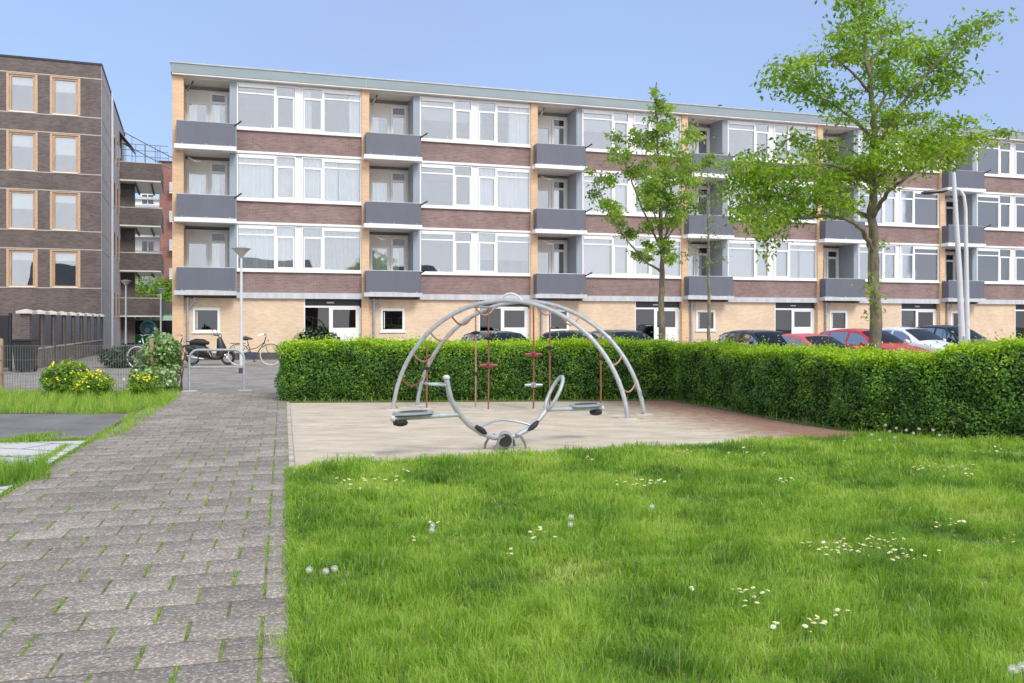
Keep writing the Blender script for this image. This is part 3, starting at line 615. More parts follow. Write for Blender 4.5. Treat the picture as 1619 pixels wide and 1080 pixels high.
for n in range(NB):
    o = BW*n
    for k in range(3):
        z = zb(k); xl = o+(.42 if n == 0 else .26)
        part('brick_spandrel', MB().box(o+2.43, -.03, z, o+BW-.05, .25, z+.868), 'bbrick', apt)
        if k < 2: part('floor_band', MB().box(o+2.42, -.10, z+2.76, o+BW-.05, .25, z+FL-.004), 'white', apt)
        sill = MB().box(o+2.43, -.12, z+.83, o+BW-.05, -.031, z+.875)
        part('window_sill', sill, 'white', apt)
        kd = KIND.get((n, k)) or (random.choice(['net', 'none', 'drapes', 'blind']), random.choice(['net', 'none', 'fullblind']))
        w = part('window', U1, None, apt); w.location = (o+2.43, 0, z+.875); part('pane', P1, None, w); dress(w, 2.32, kd[0])
        w = part('window', U2, None, apt); w.location = (o+4.98, 0, z+.875); part('pane', P2, None, w); dress(w, 2.45, kd[1])
        part('window_post', MB().box(o+4.752, -.012, z+.875, o+4.978, .1, z+2.745), 'white', apt)
        # loggia
        bk = MB(); wall_with_holes(xl, o+2.15, z, z+2.6, [(o+.52, o+1.27, z+.95, z+2.05), (o+1.36, o+2.06, z+.05, z+2.5)], 1.1, 1.2, bk)
        part('loggia_wall', bk, 'cream', apt)
        part('loggia_side', MB().box(o+2.152, -.04, z-.05, o+2.425, 1.2, z+2.76+(.0 if k < 2 else -.02)), 'greyp', apt)
        fr = MB(); a, b, c, d = o+.52, o+1.27, z+.95, z+2.05
        for q in ((a-.04, c-.05, a+.05, d+.04), (b-.05, c-.05, b+.04, d+.04)): fr.box(q[0], 1.06, q[1], q[2], 1.15, q[3])
        fr.box(a+.05, 1.06, d-.04, b-.05, 1.15, d+.04); fr.box(a+.05, 1.06, c-.05, b-.05, 1.15, c+.05)
        w = part('loggia_window', fr, 'white', apt); part('pane', MB().box(a+.05, 1.1, c+.05, b-.05, 1.11, d-.04), 'glass', w)
        if random.random() < .6: part('curtain', wavy(a+.03, b-.03 if random.random() < .5 else a+.35, c+.03, d, 1.3), 'curtain', w)
        fr = MB(); a, b = o+1.36, o+2.06
        fr.box(a, 1.04, z+.05, a+.10, 1.13, z+2.5); fr.box(b-.10, 1.04, z+.05, b, 1.13, z+2.5); fr.box(a+.1, 1.04, z+2.42, b-.1, 1.13, z+2.5); fr.box(a+.1, 1.04, z+2.05, b-.1, 1.13, z+2.15); fr.box(a+.1, 1.04, z+.05, b-.1, 1.13, z+.5)
        w = part('balcony_door', fr, 'white', apt)
        part('door_glass', MB().box(a+.1, 1.09, z+.5, b-.1, 1.1, z+2.05), 'glass', w); part('transom_pane', MB().box(a+.1, 1.09, z+2.15, b-.1, 1.1, z+2.42), 'dglass', w)
        if random.random() < .5: part('curtain', wavy(a+.1, b-.3, z+.5, z+2.05, 1.25), 'curtain', w)
        # balcony
        sx = o+(.10 if n == 0 else -.02)
        sb = MB().box(sx, -.66, z-.14, o+2.415, -.145, z+.03); sb.box(xl, -.145, z-.14, o+2.15, 1.1, z+.03)
        bal = part('balcony', sb, 'concrete' if k == 0 else 'white', apt)
        pb = MB(); x0, x1 = sx+.08, o+2.38
        pb.box(x0, -.60, z+.05, x1, -.565, z+.93); pb.box(x0, -.565, z+.05, x0+.035, -.15, z+.93); pb.box(x1-.035, -.565, z+.05, x1, -.15, z+.93)
        part('balcony_panel', pb, 'bluep', bal)
        rl = MB(); 
        for q in (x0+.2, (x0+x1)/2, x1-.2): rl.box(q-.02, -.62, z+.028, q+.02, -.601, z+.09)
        rl.tube([(x0, -.585, z+.945), (x1, -.585, z+.945)], .018, 6)
        part('balcony_rail', rl, 'zinc', bal)
        if (n, k) in ((0, 2), (1, 2), (1, 1), (1, 0), (2, 2), (2, 1), (2, 0), (3, 2), (5, 2), (5, 1), (0, 1)):
            part('flagpole_holder', MB().tube([(x1-.03, -.6, z+.86), (x1+.22, -.82, z+1.02)], .03, 6), 'blackm', bal)
        if (n, k) in ((0, 1), (2, 1), (1, 0), (2, 0), (5, 1)):
            part('awning_bracket', MB().tube([(xl+.18, -.1, z+2.45), (xl+.5, -.35, z+2.25), (xl+.62, -.4, z+2.28)], .035, 6), 'zinc', bal)
        elif k == 2: part('awning_bracket', MB().tube([(xl+.35, .0, z+2.66), (xl+.14, -.1, z+2.25)], .035, 6), 'blackm', bal)
    # flower box or lamp on some
bd = thing('bird', (0, 0, 0), 'small dark bird perched on the roof edge', 'bird')
bp = apt.matrix_basis @ Vector((BW*3.28, .2, 11.735)); bd.location = bp
mb = MB().tube([(-.14, 0, .10), (-.05, 0, .13), (.03, 0, .16), (.08, 0, .20), (.12, 0, .20), (.16, 0, .19)], [.015, .05, .06, .04, .035, .006], 8)
mb.tube([(0, .02, .1), (0, .02, .0)], .006, 4); mb.tube([(0, -.02, .1), (0, -.02, .0)], .006, 4)
part('body', mb, 'blackm', bd, smooth=True)

# ================================================================== DARK BRICK BLOCK on the left (local: x to the left along front = -x, y into depth)
TD = R(20.2)
dk = thing('brick_apartment_building', ((160-809.5)/1400*46, 46, 0), 'dark brown brick apartment block with orange wooden window frames on the left', 'building', TD)
Htop = 14.85
RZ = [(4, None)]
# rows: (window bottom z, top z) from the photograph's rows
def hz(py, Z=46.): return 1.5+(510-py)/1400*Z
rows = [(hz(455), hz(397)), (hz(366), hz(306)), (hz(276), hz(216)), (hz(186), hz(127))]
cols_ = []
for q in range(7):
    a = -.98-1.40-1.96*q
    cols_.append((a, a+1.40))
holes_by_row = []
mbw = MB(); zc = 0
for (b, t) in rows:
    mbw.box(-18, 0, zc, 0, .3, b)
    cx = -18
    for (a, c) in sorted(cols_):
        if a > cx: mbw.box(cx, 0, b, a, .3, t)
        cx = c
    mbw.box(cx, 0, b, 0, .3, t); zc = t
mbw.box(-18, 0, zc, 0, .3, Htop)
part('front_wall', mbw, 'dbrick', dk)
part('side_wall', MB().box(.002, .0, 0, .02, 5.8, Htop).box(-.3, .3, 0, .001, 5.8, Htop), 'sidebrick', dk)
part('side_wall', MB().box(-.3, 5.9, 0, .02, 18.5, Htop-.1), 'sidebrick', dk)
part('back_wall', MB().box(-18, 18.4, 0, -.31, 18.6, Htop-.1), 'dbrick', dk)
part('roof', MB().box(-18, -.04, Htop, .06, 18.6, Htop+.10), 'blackm', dk)
mb = MB()
for (b, t) in rows:
    for z in (b-.06, t+.02): mb.box(-18, -.012, z, .034, -.001, z+.05); mb.box(.021, -.01, z, .034, 5.8, z+.04)
part('brick_band', mb, 'line', dk)
part('inner_wall', MB().box(-17.9, 2.5, .1, -.35, 2.6, Htop-.2), 'room', dk)
part('downpipe', MB().tube([(.10, 5.85, 0), (.10, 5.85, Htop+.0)], .07, 8), 'pole', dk)
for (b, t) in rows:
    for (a, c) in cols_:
        fr = MB(); g = .30
        fr.box(a, -.006, b, a+.11, .2, t); fr.box(c-.11, -.006, b, c, .2, t); fr.box(a+.11, -.006, t-.05, c-.11, .2, t)
        sr = part('window_surround', fr, 'surround', dk)
        f2 = MB(); f2.box(a+.111, .05, b, a+.22, .2, t-.051); f2.box(c-.22, .05, b, c-.111, .2, t-.051); f2.box(a+.22, .05, t-.15, c-.22, .2, t-.051); f2.box(a+.22, .03, b, c-.22, .2, b+.08)
        w = part('window', f2, 'wood', dk)
        part('pane', MB().box(a+.22, .14, b+.08, c-.22, .15, t-.15), 'glass', w)
        part('window_sill', MB().box(a+.115, -.04, b-.03, c-.115, .029, b+.03), 'cream', w)
        hh = random.choice([.4, .6, .8, .9])
        part('blind', MB().box(a+.2, .24, t-.14-hh, c-.2, .25, t-.1), 'curtain', w)
# narrow side windows and balconies at the far end
for k in range(4):
    for y in (8, 10.6, 12.8):
        z = 1.4+3.0*k+ (1.1 if k else .4)
        w = part('side_window', MB().box(.021, y, z, .05, y+.8, z+1.6), 'wood', dk); part('pane', MB().box(.051, y+.1, z+.1, .058, y+.7, z+1.5), 'dglass', w)
for k in range(4):
    zt = 12.1-3.0*k; y0 = 13.2; y1 = 19.2; xr = 2.55
    b = part('balcony', MB().box(.03, y0, zt-1.22, xr, y1, zt-1.0), 'cream', dk)
    pb = MB(); pb.box(.03, y0-.02, zt-1.12, xr+.05, y0+.1, zt); pb.box(xr-.07, y0+.1, zt-1.12, xr+.05, y1, zt)
    part('parapet', pb, 'dbrick', b); part('coping', MB().box(.03, y0-.04, zt+.002, xr+.07, y0+.13, zt+.05), 'stone', b)
    bm_ = MB(); bm_.box(.9, y0, zt-1.34, 1.0, y1, zt-1.222); bm_.box(1.9, y0, zt-1.34, 2.0, y1, zt-1.222); part('beam', bm_, 'dark', b)
    if k: part('handrail', MB().tube([(.03, y0+2, zt+.3), (xr, y0+2, zt+.3)], .03, 6).tube([(xr, y0+2, zt+.3), (xr, y0+2, zt)], .03, 6), 'zinc', b)
    part('screen_wall', MB().box(.03, y0+1.2, zt-3.0+.02, .9, y0+1.3, zt-1.24), 'dbrick', b)
rl = MB()
for z in (12.55, 12.95, 13.35): rl.tube([(.2, 13.3, z), (3.0, 13.4, z)], .022, 6)
for x in (.4, 1.0, 1.6, 2.2, 2.5): rl.tube([(x, 13.3, 12.1), (x, 13.3, 13.35)], .022, 6)
rl.tube([(.1, 14.6, 14.4), (3.3, 14.6, 12.8)], .04, 6); rl.tube([(.1, 14.6, 13.6), (3.3, 14.6, 12.0)], .04, 6)
for x in (.7, 1.5, 2.3, 3.0): rl.tube([(x, 14.6, 12.1), (x, 14.6, 14.4-x*.5+.05)], .02, 6)
part('roof_railing', rl, 'wire', dk)
part('roof_awning', MB().add([(.03, 13.0, 14.1), (.9, 13.0, 13.0), (.9, 15.5, 13.0), (.03, 15.5, 14.1), (.03, 13.0, 14.0), (.9, 13.0, 12.95), (.9, 15.5, 12.95), (.03, 15.5, 14.0)], [(0, 1, 2, 3), (7, 6, 5, 4), (0, 4, 5, 1), (1, 5, 6, 2), (2, 6, 7, 3), (3, 7, 4, 0)]), 'blackm', dk)

# ================================================================== far buildings
rb = thing('far_brick_building', (W(252, 510, 90)[0], 90, 0), 'tall red brown brick building behind the end of the long block', 'building', R(17))
part('wall', MB().box(0, 0, 0, 9, 14, 17.8), 'redbrick', rb)
for k in range(5):
    f = part('balcony', MB().box(1.0, -.8, 3+k*2.9, 4.2, -.001, 3.15+k*2.9), 'white', rb); part('balcony_panel', MB().box(1.0, -.85, 3.15+k*2.9, 4.2, -.8, 4.1+k*2.9), 'concrete', f)
part('roof', MB().box(-.1, -.1, 17.8, 9.1, 14.1, 17.95), 'blackm', rb)
wb = thing('white_building', (W(150, 510, 105)[0], 105, 0), 'white rendered flats with a brick base seen between the two brick blocks', 'building', R(10))
part('wall', MB().box(0, 0, 5.4, 14, 10, 16.2), 'white', wb)
part('base_wall', MB().box(0, 0, 0, 14, 10, 5.39), 'redbrick', wb)
part('roof', MB().box(-.2, -.3, 16.2, 14.2, 10, 16.5), 'concrete', wb)
for k in range(4):
    part('gallery', MB().box(0, -1.2, 6.0+k*2.8, 14, -.001, 6.2+k*2.8).box(0, -1.2, 6.2+k*2.8, 14, -1.15, 7.0+k*2.8), 'concrete', wb)
    for j in range(6):
        w = part('window', MB().box(.8+j*2.2, -.03, 7.2+k*2.8, 2.3+j*2.2, .01, 8.5+k*2.8), 'white', wb)
        part('pane', MB().box(.9+j*2.2, -.04, 7.3+k*2.8, 1.5+j*2.2, -.031, 8.4+k*2.8).box(1.6+j*2.2, -.04, 7.3+k*2.8, 2.2+j*2.2, -.031, 8.4+k*2.8), 'dglass', w)
sh = thing('shop', (W(196, 510, 64)[0], 64, 0), 'low shop with bright green front and a round blue emblem under the balconies', 'building', R(15))
part('wall', MB().box(-2, .1, 0, 5, 8, 3.0), 'dark', sh)
part('fascia', MB().box(-2, -.1, 1.65, 5, .09, 2.0), 'mint', sh)
part('roof', MB().box(-2, -.1, 2.0, 5, 8.2, 2.1), 'green', sh)
part('base_panel', MB().box(.6, -.02, -.1, 3.4, .09, .66), 'green', sh)
part('shop_window', MB().box(-.3, .02, .6, 5, .08, 1.64), 'dglass', sh)
em = part('emblem', MB().lathe([(.56, 0), (.56, -.05)], (1.62, .0, 1.12), 28, 'y'), 'signwhite', sh)
part('emblem_disc', MB().lathe([(.46, -.051), (.46, -.06)], (1.62, .0, 1.12), 28, 'y'), 'teal', em)
part('emblem_mark', MB().lathe([(.19, -.061), (.19, -.07)], (1.58, .0, .93), 14, 'y'), 'signwhite', em)
part('post', MB().box(.35, -.12, 0, .5, -.021, 1.64), 'concrete', sh)

for i, (x, w, h) in enumerate(((-26, 9, 5.6), (-8, 10, 5.8), (9, 9, 5.6), (26, 10, 5.6))):
    t = thing('terraced_house', (x, -27-1.5*(i % 2), 0), ('%s brick house with a pitched roof behind the viewpoint, mirrored in the flats windows' % ('first', 'second', 'third', 'fourth')[i]), 'house', R(4), 'houses facing the flats')
    part('wall', MB().box(0, -8, 0, w, 0, h), 'redbrick', t)
    part('roof', MB().add([(-.3, .3, h), (w+.3, .3, h), (w+.3, -8.3, h), (-.3, -8.3, h), (-.3, -4, h+3.4), (w+.3, -4, h+3.4)], [(0, 1, 5, 4), (2, 3, 4, 5), (1, 2, 5), (3, 0, 4), (3, 2, 1, 0)]), 'roof', t)
    for k in range(2):
        for j in range(3):
            wn_ = part('window', MB().box(.8+j*2.9, .0, .9+k*2.7, 2.6+j*2.9, .05, 2.2+k*2.7), 'white', t)
            part('pane', MB().box(.9+j*2.9, .051, 1.0+k*2.7, 2.5+j*2.9, .06, 2.1+k*2.7), 'dglass', wn_)
# garden wall with piers and caps, running along the dark block
A0 = Vector((-15.2, 27.6)); A1 = Vector((-20.2, 43.4)); dv = (A1-A0); LW = dv.length; ang = math.atan2(dv.y, dv.x)
gw = thing('garden_wall', (A0.x, A0.y, 0), 'receding dark brick garden wall with pale capped piers and black infill panels', 'wall', ang)
part('base_wall', MB().box(0, -.12, 0, LW, .11, .62), 'garden_brick', gw)
part('base_coping', MB().box(.46, -.14, .621, LW, .14, .67), 'line', gw)
npier = 9
for i in range(npier):
    x = LW*i/(npier-1)*.985; s = .34
    p_ = part('pier', MB().box(x, -.14, 0, x+s, .12, 1.78), 'dbrick', gw)
    cp = MB(); x0, x1, y0, y1 = x-.10, x+s+.30, -.24, .22
    cp.add([(x0, y0, 1.782), (x1, y0, 1.782), (x1, y1, 1.782), (x0, y1, 1.782), (x0, y0, 1.86), (x1, y0, 1.86), (x1, y1, 1.86), (x0, y1, 1.86), (x+s/2+.1, 0, 1.93)],
           [(3, 2, 1, 0), (0, 1, 5, 4), (1, 2, 6, 5), (2, 3, 7, 6), (3, 0, 4, 7), (4, 5, 8), (5, 6, 8), (6, 7, 8), (7, 4, 8)])
    part('pier_cap', cp, 'stone', p_)
    if i < npier-1:
        nx = LW*(i+1)/(npier-1)*.985
        part('infill_panel', MB().box(x+s+.02, -.085, .68, nx-.02, -.03, 1.76), 'blackm', gw)
# gate between the wall and the next pier
gt = thing('metal_gate', (-15.6, 27.45, 0), 'black metal garden gate beside the first capped pier', 'gate', R(12))
mb = MB(); mb.bbox(-.75, -.03, .1, .0, .03, 1.72); part('gate_leaf', mb, 'blackm', gt)
part('gate_frame', MB().box(-.83, -.05, 0, -.76, .05, 1.8).box(.01, -.05, 0, .08, .05, 1.8), 'blackm', gt)
part('letter_slot', MB().bbox(-.5, -.05, 1.35, -.25, -.031, 1.42), 'pole', gt)
gp = thing('gate_pier', (-16.55, 26.6, 0), 'dark brick gate pier with pale cap and small white house plate', 'pier', R(15))
part('pier', MB().box(-.9, -.25, 0, .28, .25, 1.82), 'dbrick', gp)
part('pier_cap', MB().bbox(-.95, -.33, 1.822, .36, .33, 1.97, .03), 'stone', gp)
part('house_plate', MB().box(.02, -.262, 1.28, .17, -.251, 1.62), 'white', gp)
bn = thing('wheelie_bin', (-14.78, 26.9, 0), 'black wheeled bin standing in front of the gate', 'bin', R(10))
mb = MB(); 
mb.add([(-.22, -.22, .06), (.22, -.22, .06), (.22, .22, .06), (-.22, .22, .06), (-.28, -.3, .95), (.28, -.3, .95), (.28, .3, .95), (-.28, .3, .95)], [(3, 2, 1, 0), (0, 1, 5, 4), (1, 2, 6, 5), (2, 3, 7, 6), (3, 0, 4, 7), (4, 5, 6, 7)])
part('body', mb, 'blackm', bn); part('lid', MB().bbox(-.3, -.34, .951, .3, .32, 1.0, .03), 'black', bn)
for s in (-.2, .2): part('wheel', MB().lathe([(.1, -.03), (.1, .03)], (s, .24, .1), 14, 'x'), 'black', bn)
# ================================================================== wire fence, shrubs on the left
fz = 18.9
fe = thing('wire_fence', (-11.0, fz, 0), 'low dark wire mesh fence between two wooden posts', 'fence')
mb = MB(); x0, x1 = -6.0, 3.15
nb_ = int((x1-x0)/.055)
for i in range(nb_+1): xx = x0+(x1-x0)*i/nb_; mb.tube([(xx, 0, .02), (xx, 0, 1.02)], .0042, 4, cap=False)
for z in (.1, .4, .7, 1.0):
    for yy in (-.006, .006): mb.tube([(x0, yy, z), (x1, yy, z)], .004, 4, cap=False)
part('mesh_panel', mb, 'wire', fe)
for xx in (.06, 3.28): part('post', MB().tube([(xx, .05, 0), (xx, .05, 1.12), (xx, .05, 1.16)], [.055, .052, .035], 10), 'post', fe, smooth=True)
part('post', MB().tube([(-5.9, .05, 0), (-5.9, .05, 1.12)], .05, 10), 'post', fe, smooth=True)

M['ivyleaf'] = leafmat('ivy_leaf', [(0, (.03, .08, .02)), (.45, (.12, .24, .05)), (.75, (.28, .40, .14)), (1, (.50, .58, .32))], .25, .3, spec=.6)
M['shrubleaf'] = leafmat('shrub_leaf', [(0, (.06, .14, .02)), (.5, (.17, .32, .03)), (1, (.38, .52, .06))], .3)
M['darkleaf'] = leafmat('dark_leaf', [(0, (.012, .03, .015)), (.6, (.035, .07, .035)), (1, (.10, .14, .08))], .15, .3, spec=.6)
M['twig'] = mat('twig', (.10, .075, .05), .95, .3, 9)
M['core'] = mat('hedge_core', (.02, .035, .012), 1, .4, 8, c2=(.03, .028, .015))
def blob_pts(c, r, n, seed, lump=.28, fill=.4, zmin=0.):
    """points in a lumpy ellipsoid, denser at the surface"""
    d = rng.normal(size=(n, 3)); d /= np.linalg.norm(d, axis=1, keepdims=True)
    rr = 1+lump*(noise2(d[:, 0]*1.3+seed, d[:, 2]*1.3, .6, seed)+.6*noise2(d[:, 1]*2, d[:, 2]*2+seed, .9, seed+3))*.6
    t = np.where(rng.uniform(size=n) < fill, rng.uniform(.2, 1, n)**.5, rng.uniform(.85, 1.03, n))
    P = np.array(c)+d*rr[:, None]*t[:, None]*np.array(r); k = P[:, 2] > zmin
    return P[k], d[k]
def shrub(name, x, y, rx, ry, h, n, leaf, lm, label, cat, group=None, seed=0, flowers=0, tone=.5, stems=10):
    t = thing(name, (x, y, 0), label, cat, 0, group)
    P, d = blob_pts((0, 0, h*.48), (rx, ry, h*.54), n, seed, zmin=.02)
    V, F = leaves(P, leaf, .5, d*.8)
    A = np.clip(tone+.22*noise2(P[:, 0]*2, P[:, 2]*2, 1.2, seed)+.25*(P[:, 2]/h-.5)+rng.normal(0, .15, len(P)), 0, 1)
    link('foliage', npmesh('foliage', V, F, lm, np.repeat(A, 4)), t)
    mb = MB()
    for i in range(stems):
        a = random.uniform(0, 6.28); q = random.uniform(.2, .8)
        mb.tube([(rx*.15*math.cos(a), ry*.15*math.sin(a), 0), (rx*.4*q*math.cos(a), ry*.4*q*math.sin(a), h*.4), (rx*.75*q*math.cos(a), ry*.75*q*math.sin(a), h*.8)], [.014, .01, .004], 5)
    part('stem', mb, 'twig', t)
    if flowers:
        P, d = blob_pts((0, 0, h*.5), (rx*1.03, ry*1.03, h*.56), flowers*3, seed+50, fill=0); P = P[P[:, 2] > h*.5][:flowers]
        Vs, Fs = leaves(np.repeat(P, 3, axis=0)+rng.normal(0, .008, (len(P)*3, 3)), .042, .35, np.array([.1, -.6, .3]), .8)
        link('flowers', npmesh('flowers', Vs, Fs, 'yellow'), t)['kind'] = 'stuff'
    return t
shrub('yellow_flower_bush', -9.15, 18.2, .48, .4, .68, 3500, .075, 'shrubleaf', 'larger yellow flowering bush in front of the wire fence', 'bush', 'yellow flowering bushes by the fence', 1, 60, .4)
shrub('yellow_flower_bush', -8.38, 17.7, .36, .35, .50, 2200, .065, 'shrubleaf', 'middle sized rounder yellow bush right of the larger one', 'bush', 'yellow flowering bushes by the fence', 2, 70, .55)
shrub('yellow_flower_bush', -7.45, 17.9, .28, .25, .48, 1500, .06, 'shrubleaf', 'small yellow flowering plant at the foot of the ivy', 'bush', 'yellow flowering bushes by the fence', 3, 35, .5)
iv = thing('ivy_bush', (-7.72, 19.3, 0), 'pale leaved ivy mound grown over the end of the fence', 'ivy')
P = []
for (cx, cy, cz, rx, ry, rz, n) in ((0, .1, .5, .42, .5, .62, 6500), (.12, .1, .8, .30, .45, .42, 3000), (.12, -.3, .25, .36, .5, .32, 2600), (-.3, 0, .3, .25, .3, .3, 1000)):
    p, _ = blob_pts((cx, cy, cz), (rx, ry, rz), n, int(cx*10)+7, zmin=.01); P.append(p)
P = np.concatenate(P); V, F = leaves(P, .085, .25, np.array([.1, -.8, .2]), .75, 1.0)
A = np.clip(.55+.2*noise2(P[:, 0]*2, P[:, 2]*2, 1.3, 5)+rng.normal(0, .22, len(P)), 0, 1)
link('foliage', npmesh('foliage', V, F, 'ivyleaf', np.repeat(A, 4)), iv)
mb = MB()
for i in range(16):
    a = random.uniform(-.4, .5); mb.tube([(a, .1, 0), (a+random.uniform(-.1, .1), .05, .5), (a+random.uniform(-.15, .15), .1, 1.0)], [.02, .013, .006], 5)
part('stem', mb, 'twig', iv)
shrub('dark_shrub', -13.05, 29.6, .62, .5, .72, 3000, .09, 'darkleaf', 'dark spreading shrub beside the white wheeled bicycle', 'shrub', None, 6, 0, .5)
shrub('entrance_shrub', W(505, 545, 36.3)[0], 36.0, .75, .4, 1.25, 1200, .22, 'darkleaf', 'dark strap leaved shrub at the first entrance of the long block', 'shrub', None, 8, 0, .3)
# green bushes far behind
for i, (px, Z, rx, h, lab) in enumerate(((215, 80, 2.6, 6.2, 'green tree crown seen beneath the balconies of the dark block'), (268, 74, 1.6, 4.9, 'yellow green tree beside the end wall of the long block'))):
    t = thing('background_tree', (W(px, 510, Z)[0], Z, 0), lab, 'tree', 0, 'trees far behind')
    P, d = blob_pts((0, 0, h*.62), (rx, rx, h*.4), 3500, 20+i); V, F = leaves(P, .28, .4, d)
    link('crown', npmesh('crown', V, F, 'shrubleaf', np.repeat(np.clip(rng.normal(.45, .2, len(P)), 0, 1), 4)), t)
    part('trunk', MB().tube([(0, 0, 0), (.05, 0, h*.35), (0, 0, h*.7)], [.16, .12, .05], 8), 'bark', t)

# ================================================================== HEDGES
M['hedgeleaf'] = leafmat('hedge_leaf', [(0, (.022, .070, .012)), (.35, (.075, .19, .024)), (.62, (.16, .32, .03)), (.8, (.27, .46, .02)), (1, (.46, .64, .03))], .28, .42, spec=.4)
def resample(pts, step=.05):
    P = [Vector(p) for p in pts]; out = []; L = 0
    for i in range(len(P)-1):
        d = (P[i+1]-P[i]); n = max(1, int(d.length/step))
        for k in range(n): out.append(P[i]+d*(k/n))
    out.append(P[-1]); return out
def hedge(label, front, thick, Hf, dens, leaf, endcap=True, holes=0.):
    t = thing('hedge', (0, 0, 0), label, 'hedge')
    q = resample(front, .1)
    # smooth
    for _ in range(6): q = [q[0]]+[(q[i-1]+q[i]*2+q[i+1])/4 for i in range(1, len(q)-1)]+[q[-1]]
    q = np.array([[p.x, p.y] for p in q]); sg = np.gradient(q, axis=0); sg /= np.linalg.norm(sg, axis=1, keepdims=True)
    nr = np.stack([sg[:, 1], -sg[:, 0]], 1)          # outward (to the viewer side)
    cum = np.concatenate([[0], np.cumsum(np.linalg.norm(np.diff(q, axis=0), axis=1))]); L = cum[-1]
    def at(s):
        x = np.interp(s, cum, q[:, 0]); y = np.interp(s, cum, q[:, 1]); nx = np.interp(s, cum, nr[:, 0]); ny = np.interp(s, cum, nr[:, 1]); return x, y, nx, ny
    P = []; NR = []; T = []
    def put(s, off, z, nrm_out, nz, tone):
        x, y, nx, ny = at(s); P.append(np.stack([x-nx*off, y-ny*off, z], 1)); NR.append(np.stack([nx*nrm_out, ny*nrm_out, np.full(len(s), nz)], 1)); T.append(tone)
    H = Hf
    # front and back faces
    for side in (0, 1):
        n = int(L*1.05*dens*(1 if side == 0 else .35)); s = rng.uniform(0, L, n); hh = H(s); z = rng.uniform(0.02, 1, n)*hh
        bulge = .05*noise2(s, z, 1.1, 21+side)+.03*noise2(s, z, 3.3, 23)
        dep = np.abs(rng.normal(0, .07, n))-.02+.10*np.clip((z/hh-.88)/.12, 0, 1)**2-bulge
        dep += .12*np.clip((.25-z)/.25, 0, 1)
        top = np.clip((z/hh-.70)/.25, 0, 1)
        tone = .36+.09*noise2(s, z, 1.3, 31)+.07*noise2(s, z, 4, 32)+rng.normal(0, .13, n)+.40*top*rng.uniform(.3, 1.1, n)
        keep = rng.uniform(size=n) > holes*np.clip(1-z/(.55*hh), 0, 1)*(.6+.5*noise2(s, z*.5, .7, 77))
        off = dep if side == 0 else thick-dep
        put(s[keep], off[keep], z[keep], 1. if side == 0 else -1., .3, tone[keep])
    n = int(L*thick*dens*1.1); s = rng.uniform(0, L, n); w = rng.uniform(0.02, thick-.02, n); e = np.minimum(w, thick-w)
    hh = H(s)+.04*noise2(s, w, 1.6, 41)+.025*noise2(s, w, 5, 42)-.06*np.clip(1-e/.12, 0, 1)
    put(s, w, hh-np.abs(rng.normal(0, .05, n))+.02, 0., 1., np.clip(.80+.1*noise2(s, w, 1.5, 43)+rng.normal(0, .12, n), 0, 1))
    # young upright shoots on the top
    n = int(L*thick*dens*.5); s = rng.uniform(0, L, n); w = rng.uniform(0.0, thick, n)
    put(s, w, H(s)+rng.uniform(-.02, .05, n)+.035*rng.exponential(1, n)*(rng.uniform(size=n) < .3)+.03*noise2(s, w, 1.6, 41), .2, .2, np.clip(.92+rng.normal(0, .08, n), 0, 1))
    for end in ((0, L) if endcap else ()):
        n = int(thick*1.05*dens); s = np.full(n, float(end)); z = rng.uniform(0.02, 1, n)*H(s); w = rng.uniform(0, thick, n)
        x, y, nx, ny = at(s); sgn = -1 if end == 0 else 1; tx, ty = -ny*sgn, nx*sgn; dd = np.abs(rng.normal(0, .06, n))-.03-.05*noise2(w, z, 1.4, 51)
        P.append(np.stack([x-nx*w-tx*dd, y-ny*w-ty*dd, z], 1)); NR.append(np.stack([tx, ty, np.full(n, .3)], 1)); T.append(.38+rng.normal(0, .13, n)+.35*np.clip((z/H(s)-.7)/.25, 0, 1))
    P = np.concatenate(P); NR = np.concatenate(NR); T = np.clip(np.concatenate(T), 0, 1)
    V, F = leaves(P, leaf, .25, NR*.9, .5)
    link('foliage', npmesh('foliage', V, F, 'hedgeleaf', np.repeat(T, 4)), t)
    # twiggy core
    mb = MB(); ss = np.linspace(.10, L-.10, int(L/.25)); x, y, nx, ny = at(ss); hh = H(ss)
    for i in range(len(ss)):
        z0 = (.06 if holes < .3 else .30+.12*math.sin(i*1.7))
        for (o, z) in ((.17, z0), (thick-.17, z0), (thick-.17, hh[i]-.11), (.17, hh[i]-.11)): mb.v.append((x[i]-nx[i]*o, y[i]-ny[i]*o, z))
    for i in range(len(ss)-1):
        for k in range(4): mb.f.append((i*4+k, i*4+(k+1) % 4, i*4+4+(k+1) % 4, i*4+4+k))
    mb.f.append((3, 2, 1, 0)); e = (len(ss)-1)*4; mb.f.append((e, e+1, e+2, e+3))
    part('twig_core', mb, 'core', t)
    mb = MB(); n = int(L*14)
    for i in range(n):
        s = np.array([random.uniform(.05, L-.05)]); x, y, nx, ny = at(s); o = random.uniform(.12, thick-.12); X, Y = float(x[0]-nx[0]*o), float(y[0]-ny[0]*o)
        mb.tube([(X, Y, 0), (X+random.uniform(-.05, .05), Y+random.uniform(-.05, .05), .25), (X+random.uniform(-.14, .14), Y+random.uniform(-.12, .12), .55)], [.011, .009, .005], 4, cap=False)
    part('stem', mb, 'twig', t)
    return t
hedge('long straight clipped hedge behind the climbing arch', [(-4.42, 16.75), (-1, 16.95), (1.4, 17.1), (3.3, 17.25)], 1.35, lambda s: 1.06+.02*np.sin(s*1.3), 2600, .052, True, .05)
hb = [(3.05, 17.2), (3.57, 15.6), (4.12, 13.7), (4.72, 12.15), (5.5, 11.45), (6.3, 11.05), (9, 10.3), (13, 9.5)]
